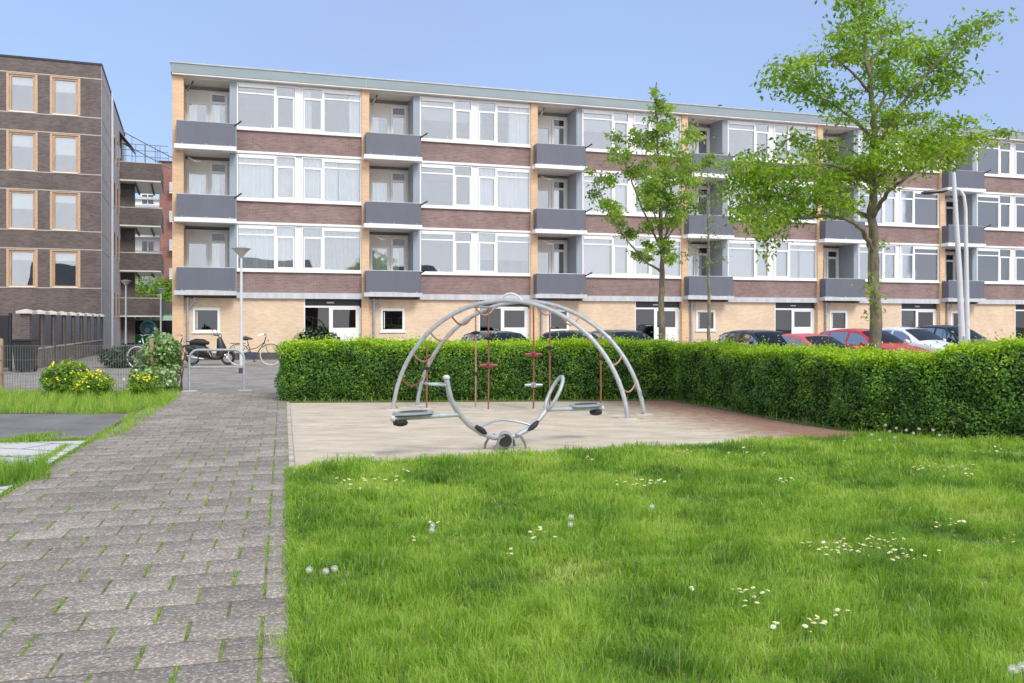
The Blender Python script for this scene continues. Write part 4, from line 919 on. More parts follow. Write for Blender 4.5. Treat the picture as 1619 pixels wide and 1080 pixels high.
hedge('curving clipped hedge along the right side, taller towards the right', hb, 1.15, lambda s: 1.02+.17*np.clip((s-6.1)/1.2, 0, 1)+.03*np.sin(s*2.1), 3300, .046, True, .22)
# weeds at the hedge foot
f1 = [(-4.35, 16.45), (3.0, 16.9), (3.6, 15.2), (4.1, 13.3), (4.75, 11.75), (5.0, 12.0), (4.3, 13.6), (3.8, 15.4), (3.3, 17.4), (-4.3, 16.95)]
tag(part('hedge_soil', MB().poly(f1[:6]+f1[6:], .007), 'soil'), kind='structure')
tufts('hedge_foot_weeds', f1, 9000, .10, .012, 'weeds and seedlings at the foot of the hedges', .45)

# ================================================================== TREES
M['treeleaf'] = leafmat('cherry_leaf', [(0, (.08, .15, .022)), (.4, (.18, .32, .035)), (.75, (.32, .49, .05)), (1, (.48, .60, .10))], .55, .4)
M['mapleleaf'] = leafmat('young_maple_leaf', [(0, (.10, .18, .03)), (.4, (.20, .34, .055)), (.75, (.35, .50, .09)), (1, (.50, .60, .16))], .55, .45)
M['thinleaf'] = leafmat('sapling_leaf', [(0, (.08, .14, .04)), (.5, (.18, .28, .09)), (1, (.40, .46, .24))], .4, .45)
def tree(name, label, Z, trunk, limbs, clusters, leafm, leafsize, per, barkm, spread, seed, droop=.5, group=None, dn=1.0, aspect=.5):
    rs = random.Random(seed)
    bx, by = trunk[0][0], trunk[0][1]
    X0 = (bx-809.5)/1400*Z
    t = thing(name, (X0, Z, 0), label, 'tree', 0, group)
    def loc(px, py, dy): # metres from the trunk foot
        x = (px-809.5)/1400*(Z+dy)-X0; z = 1.5+(510-py)/1400*(Z+dy); return Vector((x, dy, z))
    mb = MB(); nodes = []
    def run(path, r0, r1, n=9, sub=6):
        pts = []; 
        for i in range(len(path)-1):
            for k in range(sub):
                f = k/sub; pts.append(path[i].lerp(path[i+1], f))
        pts.append(path[-1])
        for _ in range(3): pts = [pts[0]]+[(pts[i-1]+pts[i]*2+pts[i+1])/4 for i in range(1, len(pts)-1)]+[pts[-1]]
        pts = [p+Vector((rs.gauss(0, 1), rs.gauss(0, 1), 0))*min(.012, r0*.25) for p in pts]
        m = len(pts); rr = [r0+(r1-r0)*(i/(m-1))**.8 for i in range(m)]
        rr = [r*(1+.06*math.sin(i*2.1+seed)) for i, r in enumerate(rr)]
        mb.tube(pts, rr, n); return pts, rr
    tp, tr_ = run([Vector((0, 0, -.05))]+[loc(*q) for q in trunk[1:]], spread['r0'], spread['r1'], 12)
    mb.tube([(0, 0, -.05), (0, 0, .12), (0, 0, .4)], [spread['r0']*1.35, spread['r0']*1.12, spread['r0']*.98], 12)
    for p, r in zip(tp[len(tp)//3:], tr_[len(tp)//3:]): nodes.append((p, r))
    for lb in limbs:
        path = [loc(*q) for q in lb[1]]
        # start at nearest trunk point
        j = min(range(len(tp)), key=lambda i: (tp[i]-path[0]).length); path[0] = tp[j]
        pts, rr = run(path, min(lb[0], tr_[j]*.85)*.8, .006, 8)
        nodes += list(zip(pts[3:], rr[3:]))
    P = []; T = []
    for (px, py, rx, ry, w) in clusters:
        ntw = max(3 if rx > 9 else 1, int(w*rx*ry/spread.get('tw', 170)))
        cd = rs.uniform(-1, 1)*spread['dy']
        for _ in range(ntw):
            a = rs.uniform(0, 6.283); q = math.sqrt(rs.uniform(0, 1))
            e = loc(px+rx*q*math.cos(a), py+ry*q*math.sin(a), cd+rs.uniform(-1, 1)*spread['dj'])
            nd = min(nodes, key=lambda n: (n[0]-e).length+max(0, n[0].z-e.z)*.8)
            b = nd[0]; L = (e-b).length; 
            mid = b.lerp(e, .5)+Vector((rs.gauss(0, .05), rs.gauss(0, .05), L*.10))
            r0 = max(.004, min(nd[1]*.6, .006+.008*L))
            mb.tube([b, b.lerp(mid, .55)+Vector((0, 0, .01)), mid, mid.lerp(e, .6), e], [r0, r0*.8, r0*.65, r0*.5, .0025], 5, cap=False)
            if L > .3: nodes.append((mid, r0*.6))
            # leafy spurs
            k = int(per*rs.uniform(.6, 1.3)*min(1, (rx*ry/300.)**.5)); ton = rs.gauss(.5, .14)
            for i in range(k):
                f = rs.uniform(.35, 1.05); p = mid.lerp(e, min(1, max(0, (f-.35)/.65))) if f > .35 else b.lerp(mid, f*2)
                sp = leafsize*1.35*dn*min(1, max(.45, (rx*ry/300.)**.5))
                P.append((p.x+rs.gauss(0, sp), p.y+rs.gauss(0, sp), p.z+rs.gauss(0, sp*spread.get('vz', .6))-.02)); T.append(ton+rs.gauss(0, .14))
    part('trunk', mb, barkm, t, smooth=True)
    P = np.array(P); V, F = leaves(P, leafsize, .7, None, aspect, droop)
    link('crown', npmesh('crown', V, F, leafm, np.repeat(np.clip(T, 0, 1), 4)), t)
    return t
big_cl = [(1378, 15, 28, 28, 1), (1400, 50, 26, 24, .9), (1352, 60, 34, 26, 1), (1330, 92, 34, 18, 1), (1375, 95, 30, 25, 1), (1350, 5, 25, 14, .8),
 (1245, 108, 34, 12, 1), (1222, 140, 20, 18, 1), (1285, 92, 26, 12, .8), (1285, 130, 34, 14, 1), (1315, 150, 34, 16, 1), (1250, 150, 28, 10, .8), (1330, 185, 26, 14, .6),
 (1432, 88, 34, 20, 1), (1478, 92, 36, 20, 1), (1528, 62, 30, 20, 1), (1560, 34, 20, 10, 1), (1505, 118, 36, 16, 1), (1455, 140, 40, 22, 1), (1420, 125, 26, 24, .8), (1465, 60, 20, 10, .6),
 (1425, 185, 36, 18, .9), (1470, 190, 30, 14, .9), (1505, 190, 30, 12, .9), (1395, 165, 20, 20, .6),
 (1445, 222, 50, 22, 1.1), (1495, 232, 44, 18, 1.1), (1568, 216, 30, 12, 1.1), (1596, 208, 10, 6, 1), (1420, 258, 52, 22, 1.1), (1392, 238, 34, 22, .9), (1475, 258, 34, 12, 1), (1400, 290, 24, 12, .5),
 (1335, 268, 50, 26, 1), (1282, 240, 34, 18, .8), (1262, 212, 18, 12, .7), (1240, 262, 40, 22, 1), (1200, 262, 34, 18, 1), (1165, 268, 24, 18, 1), (1190, 298, 44, 26, 1.1), (1242, 300, 50, 28, 1.1), (1308, 300, 44, 24, 1),
 (1172, 330, 28, 20, 1.1), (1205, 352, 36, 18, 1.1), (1240, 345, 30, 20, 1), (1225, 378, 22, 12, 1), (1212, 402, 8, 14, .8), (1335, 322, 26, 12, .6), (1268, 345, 22, 14, .6), (1210, 232, 24, 10, .6), (1208, 418, 5, 4, 1),
 (1395, 385, 7, 10, .7), (1393, 505, 9, 8, .7), (1372, 512, 8, 5, .6), (1392, 470, 6, 8, .6), (1365, 455, 6, 5, .5)]
big_lb = [(.06, [(1380, 395, 0), (1364, 362, -.3), (1342, 347, -.5), (1308, 341, -.6), (1270, 346, -.6), (1225, 340, -.7), (1185, 322, -.8)]),
 (.055, [(1381, 350, 0), (1345, 328, .4), (1308, 316, .7), (1262, 318, .9), (1215, 300, 1.0)]),
 (.05, [(1381, 290, 0), (1345, 268, -.5), (1305, 258, -.9), (1250, 262, -1.2), (1195, 262, -1.4)]),
 (.045, [(1382, 225, 0), (1352, 192, .3), (1322, 168, .5), (1282, 146, .6), (1240, 125, .7), (1212, 112, .8)]),
 (.04, [(1376, 150, 0), (1345, 112, -.3), (1320, 92, -.5), (1280, 90, -.6)]),
 (.055, [(1381, 340, 0), (1402, 305, -.4), (1436, 278, -.7), (1478, 256, -.8), (1500, 236, -.9)]),
 (.05, [(1382, 285, 0), (1420, 250, .5), (1470, 232, .9), (1530, 222, 1.1), (1592, 210, 1.2)]),
 (.05, [(1381, 245, 0), (1408, 195, -.3), (1440, 145, -.5), (1482, 100, -.7), (1525, 62, -.8), (1566, 32, -.9)]),
 (.04, [(1378, 180, 0), (1410, 135, .5), (1450, 122, .7), (1505, 118, .9)]),
 (.03, [(1372, 110, 0), (1392, 70, .3), (1404, 40, .5)]), (.04, [(1382, 300, 0), (1370, 262, 1.0), (1352, 240, 1.4), (1310, 225, 1.7), (1265, 215, 1.9)]),
 (.04, [(1382, 260, 0), (1400, 235, 1.2), (1430, 215, 1.6), (1475, 192, 1.9)])]
tree('cherry_tree', 'large spreading street tree with thick trunk behind the right hedge', 14.0, [(1383, 560, 0), (1384, 480, 0), (1381, 400, .03), (1380, 320, 0), (1382, 230, 0), (1378, 160, .05), (1369, 90, 0), (1364, 30, 0), (1362, -15, 0)],
     big_lb, big_cl, 'treeleaf', .095, 62, 'bark', dict(tw=88, vz=.3, r0=.108, r1=.012, dy=.9, dj=.5), 3, .6, dn=1.25, aspect=.45)
mid_cl = [(1037, 140, 7, 10, 1.5), (1034, 165, 16, 14, 1.2), (1046, 190, 18, 16, 1), (1030, 200, 20, 18, 1), (1012, 205, 8, 18, 1), (1058, 170, 10, 8, 1), (1020, 235, 26, 22, 1.1), (1045, 240, 26, 20, 1), (1008, 200, 6, 12, 1),
 (972, 222, 12, 16, 1.1), (982, 250, 18, 16, 1), (1000, 262, 20, 16, 1), (1078, 212, 14, 12, 1.1), (1100, 220, 11, 22, 1.1), (1068, 235, 16, 16, 1), (1098, 260, 18, 20, 1.1), (1120, 250, 10, 12, 1.1), (1075, 270, 24, 22, 1.1),
 (1030, 275, 28, 22, 1.1), (1045, 305, 34, 22, 1.1), (1085, 300, 26, 22, 1.1), (1010, 295, 22, 18, .9), (1090, 325, 20, 16, 1), (1050, 335, 34, 18, 1.1), (1045, 362, 24, 16, 1.1), (1052, 388, 16, 14, 1), (1030, 318, 22, 16, .9),
 (940, 268, 7, 18, 1.1), (946, 300, 12, 20, 1.2), (958, 325, 18, 18, 1.2), (965, 285, 12, 14, .9), (975, 345, 16, 14, 1.1), (985, 365, 14, 10, 1), (1005, 378, 8, 10, .8), (1000, 402, 12, 8, 1), (1018, 412, 10, 8, .8), (1035, 402, 12, 8, .8), (1058, 405, 12, 12, .8), (1025, 388, 10, 8, .7)]
mid_lb = [(.04, [(1046, 432, 0), (1026, 418, -.1), (1006, 398, -.3), (986, 372, -.4), (962, 335, -.5), (948, 300, -.5), (940, 262, -.5)]),
 (.035, [(1046, 395, 0), (1022, 345, .3), (1000, 290, .5), (982, 245, .6), (970, 215, .6)]),
 (.035, [(1047, 385, 0), (1064, 345, -.3), (1084, 300, -.5), (1096, 255, -.5), (1102, 210, -.5)]),
 (.03, [(1046, 370, 0), (1058, 315, .4), (1070, 262, .6), (1080, 212, .7)]), (.03, [(1045, 375, 0), (1030, 320, -.5), (1018, 260, -.6), (1012, 205, -.6)]), (.03, [(1046, 390, 0), (1075, 350, .6), (1100, 300, .8), (1118, 255, .9)])]
tree('maple_tree', 'medium upright tree with fan shaped crown in the middle, behind the long hedge', 19.3, [(1045, 560, 0), (1046, 480, 0), (1047, 420, 0), (1045, 350, 0), (1042, 280, 0), (1038, 200, 0), (1036, 130, 0)],
     mid_lb, mid_cl, 'mapleleaf', .085, 95, 'bark', dict(tw=95, r0=.085, r1=.012, dy=.5, dj=.45), 5, .4, dn=.85, aspect=.6)
thin_cl = [(1120, 290, 14, 18, .8), (1118, 330, 18, 18, .9), (1122, 365, 18, 14, .9), (1108, 385, 22, 10, .9), (1135, 385, 18, 8, .9), (1085, 408, 12, 8, .8), (1145, 408, 10, 6, .7), (1118, 410, 18, 10, .8), (1128, 345, 14, 14, .8), (1112, 310, 14, 14, .7)]
thin_lb = [(.015, [(1121, 420, 0), (1105, 395, .2), (1088, 385, .3)]), (.015, [(1121, 400, 0), (1138, 385, -.2), (1150, 378, -.3)]), (.012, [(1120, 350, 0), (1108, 320, .1), (1104, 290, .1)])]
tree('sapling_tree', 'slender sapling with sparse pale leaves between the medium and the large tree', 21.5, [(1121, 560, 0), (1121, 480, 0), (1121, 400, 0), (1119, 330, 0), (1120, 265, 0)],
     thin_lb, thin_cl, 'thinleaf', .07, 24, 'barkl', dict(r0=.055, r1=.008, dy=.3, dj=.3), 9, .3, dn=1.1)
# ================================================================== STREET LAMPS
def cone_lamp(x, y, label, h=3.72):
    t = thing('street_lamp', (x, y, 0), label, 'street lamp', 0, 'post lamps with cone heads')
    part('pole', MB().tube([(0, 0, .2), (0, 0, 1.0), (0, 0, h-.28)], [.055, .045, .035], 12), 'pole', t, smooth=True)
    part('pole_base', MB().tube([(0, 0, 0), (0, 0, .22)], .075, 12), 'navy', t, smooth=True)
    part('lamp_bowl', MB().lathe([(.045, h-.30), (.09, h-.22), (.235, h-.06), (.24, h-.045)], n=24), 'lamp', t, smooth=True)
    part('lamp_cap', MB().lathe([(.275, h-.044), (.28, h-.025), (.15, h+.01), (.05, h+.025)], n=24), 'zinc', t, smooth=True)
    return t
p = G(381.5, 590); cone_lamp(p[0], p[1], 'cone headed street lamp behind the steel hoop barrier')
cone_lamp(W(199, 510, 46.5)[0], 46.5, 'cone headed lamp post close to the corner pipe of the dark block')
cone_lamp(W(254, 510, 58)[0], 58, 'distant cone headed lamp post in front of the green shop')
X0 = W(1530, 510, 21)[0]
t = thing('arm_street_lamp', (X0, 21, 0), 'tall lamp post with curved arm and flat head, behind the right hedge', 'street lamp')
part('pole', MB().tube([(0, 0, 0), (-.02, 0, 2), (-.05, 0, 4.2), (-.09, 0, 4.5), (-.18, 0, 4.64), (-.32, 0, 4.68), (-.52, 0, 4.64)], [.068, .055, .040, .036, .033, .03, .028], 12), 'pole', t, smooth=True)
part('lamp_head', MB().tube([(-.48, 0, 4.64), (-.62, 0, 4.62), (-1.0, 0, 4.58), (-1.1, 0, 4.57)], [.03, .055, .05, .02], 8), 'blackm', t, smooth=True)
X0 = W(1524, 510, 20)[0]
t = thing('tall_pole', (X0, 20, 0), 'thick slightly leaning pale pole directly left of the curved arm lamp', 'pole')
part('pole', MB().tube([(0, 0, 0), (-.1, 0, 2.6), (-.27, 0, 5.5)], [.075, .058, .038], 12), 'pole', t, smooth=True)
part('pole_cap', MB().tube([(-.27, 0, 5.5), (-.275, 0, 5.56)], [.05, .03], 10), 'zinc', t)
part('access_door', MB().bbox(-.05, -.087, .9, .03, -.06, 1.2, .004), 'zinc', t)

# hoop barrier
t = thing('hoop_barrier', (-6.47, 19.4, 0), 'galvanised steel hoop barrier at the far end of the path', 'barrier')
pts = [(-.6, 0, 0), (-.6, 0, .70)]+[(-.6+.2-.2*math.cos(a), 0, .70+.2*math.sin(a)) for a in np.linspace(.2, math.pi/2, 6)]+[(.4+.2*math.sin(a), 0, .70+.2*math.cos(a)) for a in np.linspace(0, math.pi/2-.2, 6)]+[(.6, 0, .70), (.6, 0, 0)]
part('hoop', MB().tube(pts, .028, 10), 'galv', t, smooth=True)
part('cross_bar', MB().tube([(-.6, 0, .52), (.6, 0, .52)], .022, 8), 'galv', t, smooth=True)
for s in (-.6, .6): part('footing', MB().bbox(s-.14, -.12, -.02, s+.14, .12, .012, .01), 'concrete', t)

# ================================================================== CLIMBING ARCH
NL, NR_ = Vector((-2.04, 15.2, 0)), Vector((1.80, 13.75, 0)); FLf, FR = Vector((-1.71, 15.97, 0)), Vector((2.15, 14.4, 0))
def arc(a, b, rise=1.86, n=48, t0=0., t1=1.):
    mid = (a+b)/2; hs = (b-a).length/2; Rr = (hs*hs+rise*rise)/(2*rise); cz = rise-Rr; d = (b-a).normalized()
    th = math.asin(max(-1, min(1, hs/Rr))) if cz >= 0 else math.pi-math.asin(hs/Rr)
    out = []
    for i in range(n+1):
        f = t0+(t1-t0)*i/n; an = -th+2*th*f
        p = mid+d*(Rr*math.sin(an)); out.append(Vector((p.x, p.y, cz+Rr*math.cos(an))))
    return out
mid = (NL+NR_+FLf+FR)/4
arch = thing('climbing_arch', mid, 'grey steel double climbing arch with red rope rungs and hanging ropes', 'climbing frame')
def L(p): return tuple(Vector(p)-mid)
for a, b in ((NL, NR_), (FLf, FR)):
    tb = MB().tube([L(p) for p in arc(a, b)], .036, 14)
    o = part('arch_tube', tb, 'galv', arch, smooth=True)
    cl = MB()
    for f in (.15, .27, .38, .62, .73, .85):
        q = arc(a, b, n=1, t0=f, t1=f+.008); cl.tube([L(p) for p in q], .040, 12)
    part('tube_joint', cl, 'zinc', o)
part('top_handle', MB().tube([L(p+Vector((0, 0, z))) for p, z in zip(arc(NL, NR_, n=10, t0=.488, t1=.545), [0.01, .05, .08, .10, .11, .115, .11, .10, .08, .05, 0.01])], .02, 8), 'pole', arch, smooth=True)
for f in (.075, .145, .215, .285, .355, .42, .58, .645, .715, .785, .855, .925):
    p = arc(NL, NR_, n=1, t0=f, t1=f+.001)[0]; q = arc(FLf, FR, n=1, t0=f, t1=f+.001)[0]
    pts = []
    for i in range(13):
        u = i/12; w = p.lerp(q, u); w.z -= .16*(1-(2*u-1)**2)**1.0; pts.append(L(w))
    part('rope_rung', MB().tube(pts, .014, 7), 'ropel' if (f*100) % 3 < 1.6 else 'rope', arch, smooth=True)
def vrope(x, y, ztop, discs, m='rope', label=None):
    o = part('climbing_rope', MB().tube([L((x, y, 0)), L((x+.006, y, ztop*.4)), L((x, y, ztop))], .014, 8), m, arch, smooth=True)
    for (z, kind) in discs:
        c = L((x, y, z))
        if kind == 'disc': part('foot_disc', MB().lathe([(.02, -.03), (.075, -.012), (.08, .008), (.02, .03)], c, 16), 'black', o, smooth=True)
        if kind == 'knob': part('rope_knob', MB().lathe([(.018, -.035), (.035, -.01), (.035, .01), (.018, .035)], c, 12), 'black', o, smooth=True)
        if kind == 'cross':
            cr = MB(); cr.lathe([(.02, -.05), (.055, -.03), (.055, .03), (.02, .05)], c, 14)
            for a in (0.2, 1.77, 3.34, 4.91):
                e = (c[0]+.155*math.cos(a), c[1]+.155*math.sin(a), c[2]); cr.tube([c, e], [.035, .022], 8)
            part('cross_seat', cr, 'redp' if z > .5 else 'zinc', o, smooth=True)
    part('footing', MB().lathe([(.10, -.01), (.10, .012), (.08, .014)], L((x, y, .0)), 14), 'stone', o)
vrope(-1.49, 15.46, 1.12, [(.70, 'disc')], 'rope')
vrope(-.64, 15.55, 1.72, [(1.32, 'disc'), (.60, 'knob')], 'ropel')
vrope(-.405, 15.15, 1.80, [(1.23, 'disc'), (.77, 'cross')], 'rope')
vrope(.37, 15.3, 1.82, [(.95, 'cross'), (.42, 'cross')], 'rope')
vrope(.64, 15.1, 1.74, [(1.07, 'disc')], 'rope')
vrope(1.46, 14.6, 1.10, [(.92, 'knob')], 'rope')
part('rope_yoke', MB().tube([L(arc(NL, NR_, n=1, t0=.41, t1=.42)[0]), L((-.405, 15.15, 1.76)), L(arc(FLf, FR, n=1, t0=.41, t1=.42)[0])], .02, 8), 'zinc', arch, smooth=True)
for e in (NL, NR_, FLf, FR): part('footing', MB().lathe([(.15, -.01), (.15, .012), (.12, .015)], L(e), 16), 'stone', arch)
mk = MB()
for i, (x, z) in enumerate(((0, 0), (.03, .02), (0, .04), (.03, .06), (.0, .075))): mk.box(x-.03, -.045, .30+z, x+.01, -.041, .312+z)
o = part('graffiti_mark', mk, 'blackm', arch); o.location = Vector(L(FR))+Vector((-.02, 0, .02))

# ================================================================== SEESAW
ss_o = Vector((-.08, 10.5, 0)); ang = math.atan2(.8, 1.195)
saw = thing('seesaw', ss_o, 'grey steel seesaw with curved frame and two flat seats in front of the climbing arch', 'seesaw', ang)
U = [(-.80, 0, .86), (-.785, 0, .78), (-.74, 0, .62), (-.64, 0, .46), (-.50, 0, .32), (-.34, 0, .215), (-.17, 0, .15), (0, 0, .13), (.17, 0, .15), (.34, 0, .215), (.48, 0, .31), (.60, 0, .43)]
part('curved_beam', MB().tube(U, .032, 14), 'galv', saw, smooth=True)
# right loop
lp = [(.60, 0, .43)]+[(.60+.24*(.5-.5*math.cos(a))+.02*math.sin(a), .115*math.sin(a), .43+.40*(.5-.5*math.cos(a))) for a in np.linspace(.25, 2*math.pi-.25, 24)]
part('handle_loop', MB().tube(lp, .023, 10, closed=True), 'galv', saw, smooth=True)
part('handle_bar', MB().tube([(-.79, .0, .80), (-.82, .12, .80), (-.93, .15, .80), (-1.02, .10, .81), (-1.03, -.02, .81), (-.95, -.07, .80), (-.83, -.03, .79)], .015, 10), 'galv', saw, smooth=True)
part('grip_cap', MB().lathe([(.03, 0), (.042, .01), (.042, .03), (.02, .05)], (-.80, 0, .855), 12), 'stone', saw, smooth=True)
for s, z0, z1 in ((-1, .445, .45), (1, .435, .41)):
    part('seat_tube', MB().tube([(s*.63, 0, z0), (s*1.0, 0, (z0+z1)/2), (s*1.46, 0, z1)], [.026, .028, .028], 12), 'galv', saw, smooth=True)
    pts = [(s*(1.22+.25*math.cos(a)), .13*math.sin(a)) for a in np.linspace(0, 2*math.pi, 20, False)]
    if s < 0: pts = pts[::-1]
    st = part('seat', MB().prism(pts, z1+.036, z1+.062), 'zinc', saw)
    pts = [(s*(1.22+.17*math.cos(a)), .09*math.sin(a)) for a in np.linspace(0, 2*math.pi, 20, False)]
    part('seat_grip', MB().prism(pts, z1+.0621, z1+.068), 'navy', st)
    part('bumper', MB().lathe([(.03, -.09), (.075, -.075), (.085, -.045), (.06, -.02)], (s*1.38, 0, z1), 14), 'black', saw, smooth=True)
    part('end_cap', MB().lathe([(.035, 0), (.03, s*.03), (.01, s*.045)], (s*1.46, 0, z1), 12, 'x'), 'stone', saw, smooth=True)
    part('foot_pad', MB().tube([(s*.30, -.055, .21), (s*.34, -.06, .235), (s*.40, -.06, .275), (s*.44, -.055, .31)], [.015, .032, .032, .015], 10), 'black', saw, smooth=True)
part('cross_hoop', MB().tube([(-.40+.80*i/12, .0+.10*math.sin(math.pi*i/12), .25+.085*math.sin(math.pi*i/12)) for i in range(13)], .015, 8), 'zinc', saw, smooth=True)
part('pivot_hub', MB().tube([(-.075, -.115, .115), (.075, .115, .115)], .078, 20), 'black', saw, smooth=True)
part('hub_cover', MB().tube([(-.06, -.09, .115), (.06, .09, .115)], .09, 20), 'galv', saw, smooth=True)
for s in (-1, 1):
    part('pivot_leg', MB().tube([(s*.08, -.1, .17), (s*.15, -.11, .15), (s*.20, -.12, .07), (s*.215, -.12, 0)], .016, 8), 'wire', saw, smooth=True)
    part('pivot_leg', MB().tube([(s*.08, .1, .17), (s*.15, .11, .15), (s*.20, .12, .07), (s*.215, .12, 0)], .016, 8), 'wire', saw, smooth=True)

# ================================================================== BICYCLES
def bicycle(x, y, rz, label, tyre='tyre', frame='blackm', bag=True, z=0.):
    t = thing('bicycle', (x, y, z), label, 'bicycle', rz, 'bicycles parked around the long block')
    for xx, nm in ((-.54, 'rear'), (.56, 'front')):
        R_ = .34; ring = [(xx+R_*math.cos(a), 0, .355+R_*math.sin(a)) for a in np.linspace(0, 2*math.pi, 28, False)]
        w = part('wheel', MB().tube(ring, .012, 5, closed=True), 'alu', t)
        ring = [(xx+(R_+.012)*math.cos(a), 0, .355+(R_+.012)*math.sin(a)) for a in np.linspace(0, 2*math.pi, 28, False)]
        part('tyre', MB().tube(ring, .021, 7, closed=True), tyre, w)
        sp = MB()
        for i in range(14): a = i*math.pi*2/14; sp.tube([(xx, 0, .355), (xx+R_*math.cos(a), 0, .355+R_*math.sin(a))], .0025, 3, cap=False)
        part('spokes', sp, 'wire', w)
        md = [(xx+(R_+.045)*math.cos(a), 0, .355+(R_+.045)*math.sin(a)) for a in np.linspace(.1, 2.9 if nm == 'rear' else 2.4, 14)]
        part('mudguard', MB().tube(md, .016, 5), 'blackm', t)
    fr = MB(); bb = (-.08, 0, .29)
    fr.tube([bb, (-.22, 0, .80)], .016, 7); fr.tube([bb, (.10, 0, .42), (.30, 0, .72), (.36, 0, .84)], .018, 7); fr.tube([(-.17, 0, .55), (.08, 0, .60), (.34, 0, .80)], .014, 7)
    fr.tube([bb, (-.54, 0, .355)], .012, 6); fr.tube([(-.20, 0, .72), (-.54, 0, .355)], .012, 6); fr.tube([(.34, 0, .78), (.40, 0, .98)], .019, 7); fr.tube([(.35, 0, .80), (.44, 0, .52), (.56, 0, .355)], .014, 6)
    part('frame', fr, frame, t, smooth=True)
    part('handlebar', MB().tube([(.20, -.28, 1.06), (.34, -.22, 1.10), (.40, 0, 1.06), (.34, .22, 1.10), (.20, .28, 1.06)], .013, 7).tube([(.40, 0, .97), (.40, 0, 1.07)], .012, 6), 'chrome', t, smooth=True)
    part('saddle', MB().tube([(-.38, 0, .93), (-.30, 0, .95), (-.18, 0, .94), (-.05, 0, .92)], [.06, .085, .05, .02], 10).tube([(-.22, 0, .78), (-.24, 0, .92)], .012, 6), 'seat', t, smooth=True)
    part('chain_guard', MB().bbox(-.58, -.055, .27, .06, -.025, .38, .02), 'navy' if bag else 'blackm', t)
    part('pedal', MB().box(-.02, -.2, .13, .08, -.1, .16).tube([bb, (.02, -.08, .16)], .01, 5), 'black', t)
    part('luggage_rack', MB().tube([(-.82, 0, .77), (-.30, 0, .77)], .012, 5).tube([(-.82, .06, .77), (-.30, .06, .77)], .01, 5).tube([(-.74, 0, .76), (-.54, 0, .36)], .009, 5), 'blackm', t)
    part('headlight', MB().lathe([(.02, 0), (.045, .04), (.045, .05)], (.44, 0, .86), 10, 'x'), 'chrome', t, smooth=True)
    if bag: part('crank_box', MB().bbox(-.30, -.10, .22, .10, -.056, .46, .02), 'navy', t)
    return t
Zb = 31.2
bicycle(W(402, 510, Zb)[0], Zb, R(8), 'black city bicycle with cream tyres parked right of the moped')
bicycle(W(268, 510, 29.5)[0], 29.5, R(28), 'bicycle half hidden between the ivy and the moped', 'black', bag=False)
bicycle(W(243, 510, 29.2)[0], 29.2, R(175), 'white wheeled bicycle behind the ivy next to the dark shrub', 'pole', 'pole', bag=False)
bicycle(W(1160, 510, 25)[0], 25.0, R(160), 'dark bicycle leaning by the black hatchback behind the hedge', 'tyre', bag=False, z=.06)

# moped
t = thing('moped', (W(333, 510, 31.3)[0], 31.3, 0), 'black moped facing right in front of the ground floor window', 'moped', R(4))
for xx in (-.62, .60):
    w = part('wheel', MB().lathe([(.13, -.03), (.23, -.045), (.245, 0), (.23, .045), (.13, .03)], (xx, 0, .245), 22, 'y'), 'black', t, smooth=True)
    part('rim', MB().lathe([(.13, -.052), (.16, -.05), (.16, .05), (.13, .052)], (xx, 0, .245), 20, 'y'), 'alu', w, smooth=True)
body = MB(); st = [(-.88, .56, .62, .05), (-.75, .40, .74, .14), (-.5, .30, .76, .17), (-.2, .24, .72, .17), (-.02, .20, .58, .16), (.1, .18, .30, .17), (.32, .18, .28, .16), (.40, .2, .40, .12)]
for i, (x, a, b, w) in enumerate(st):
    for k in range(10): an = 2*math.pi*k/10; body.v.append((x, w*math.cos(an), (a+b)/2+(b-a)/2*math.sin(an)))
for i in range(len(st)-1):
    for k in range(10): body.f.append((i*10+k, i*10+(k+1) % 10, i*10+10+(k+1) % 10, i*10+10+k))
body.f += [tuple(range(9, -1, -1)), tuple(70+k for k in range(10))]
part('body', body, paint('moped_paint', (.02, .02, .022)), t, smooth=True)
part('seat', MB().tube([(-.72, 0, .79), (-.5, 0, .82), (-.25, 0, .80), (-.05, 0, .77)], [.07, .12, .12, .05], 10), 'black', t, smooth=True)
part('leg_shield', MB().tube([(.36, 0, .30), (.38, 0, .6), (.30, 0, .95)], [.16, .17, .08], 10), M['blackm'], t, smooth=True)
part('handlebar', MB().tube([(.18, -.3, 1.06), (.26, 0, 1.04), (.18, .3, 1.06)], .02, 8), 'blackm', t, smooth=True)
part('headlight', MB().lathe([(.05, -.05), (.09, .0), (.09, .05), (.03, .06)], (.33, 0, 1.0), 14, 'x'), 'chrome', t, smooth=True)
for s in (-1, 1): part('mirror', MB().tube([(.2, s*.24, 1.07), (.14, s*.26, 1.20)], .007, 5).lathe([(.02, -.01), (.055, 0), (.02, .01)], (.14, s*.27, 1.24), 10, 'x'), 'blackm', t)
part('front_fork', MB().tube([(.36, -.06, .55), (.60, -.06, .245)], .022, 6).tube([(.36, .06, .55), (.60, .06, .245)], .022, 6), 'chrome', t)
part('front_mudguard', MB().tube([(.60+.27*math.cos(a), 0, .245+.27*math.sin(a)) for a in np.linspace(.3, 2.7, 10)], .05, 6), 'blackm', t, smooth=True)
part('exhaust', MB().tube([(-.2, -.14, .22), (-.5, -.17, .26), (-.78, -.17, .33)], [.03, .045, .05], 8), 'chrome', t, smooth=True)
part('luggage_rack', MB().tube([(-.95, -.08, .85), (-.7, -.08, .82), (-.7, .08, .82), (-.95, .08, .85)], .012, 5, closed=True), 'blackm', t)

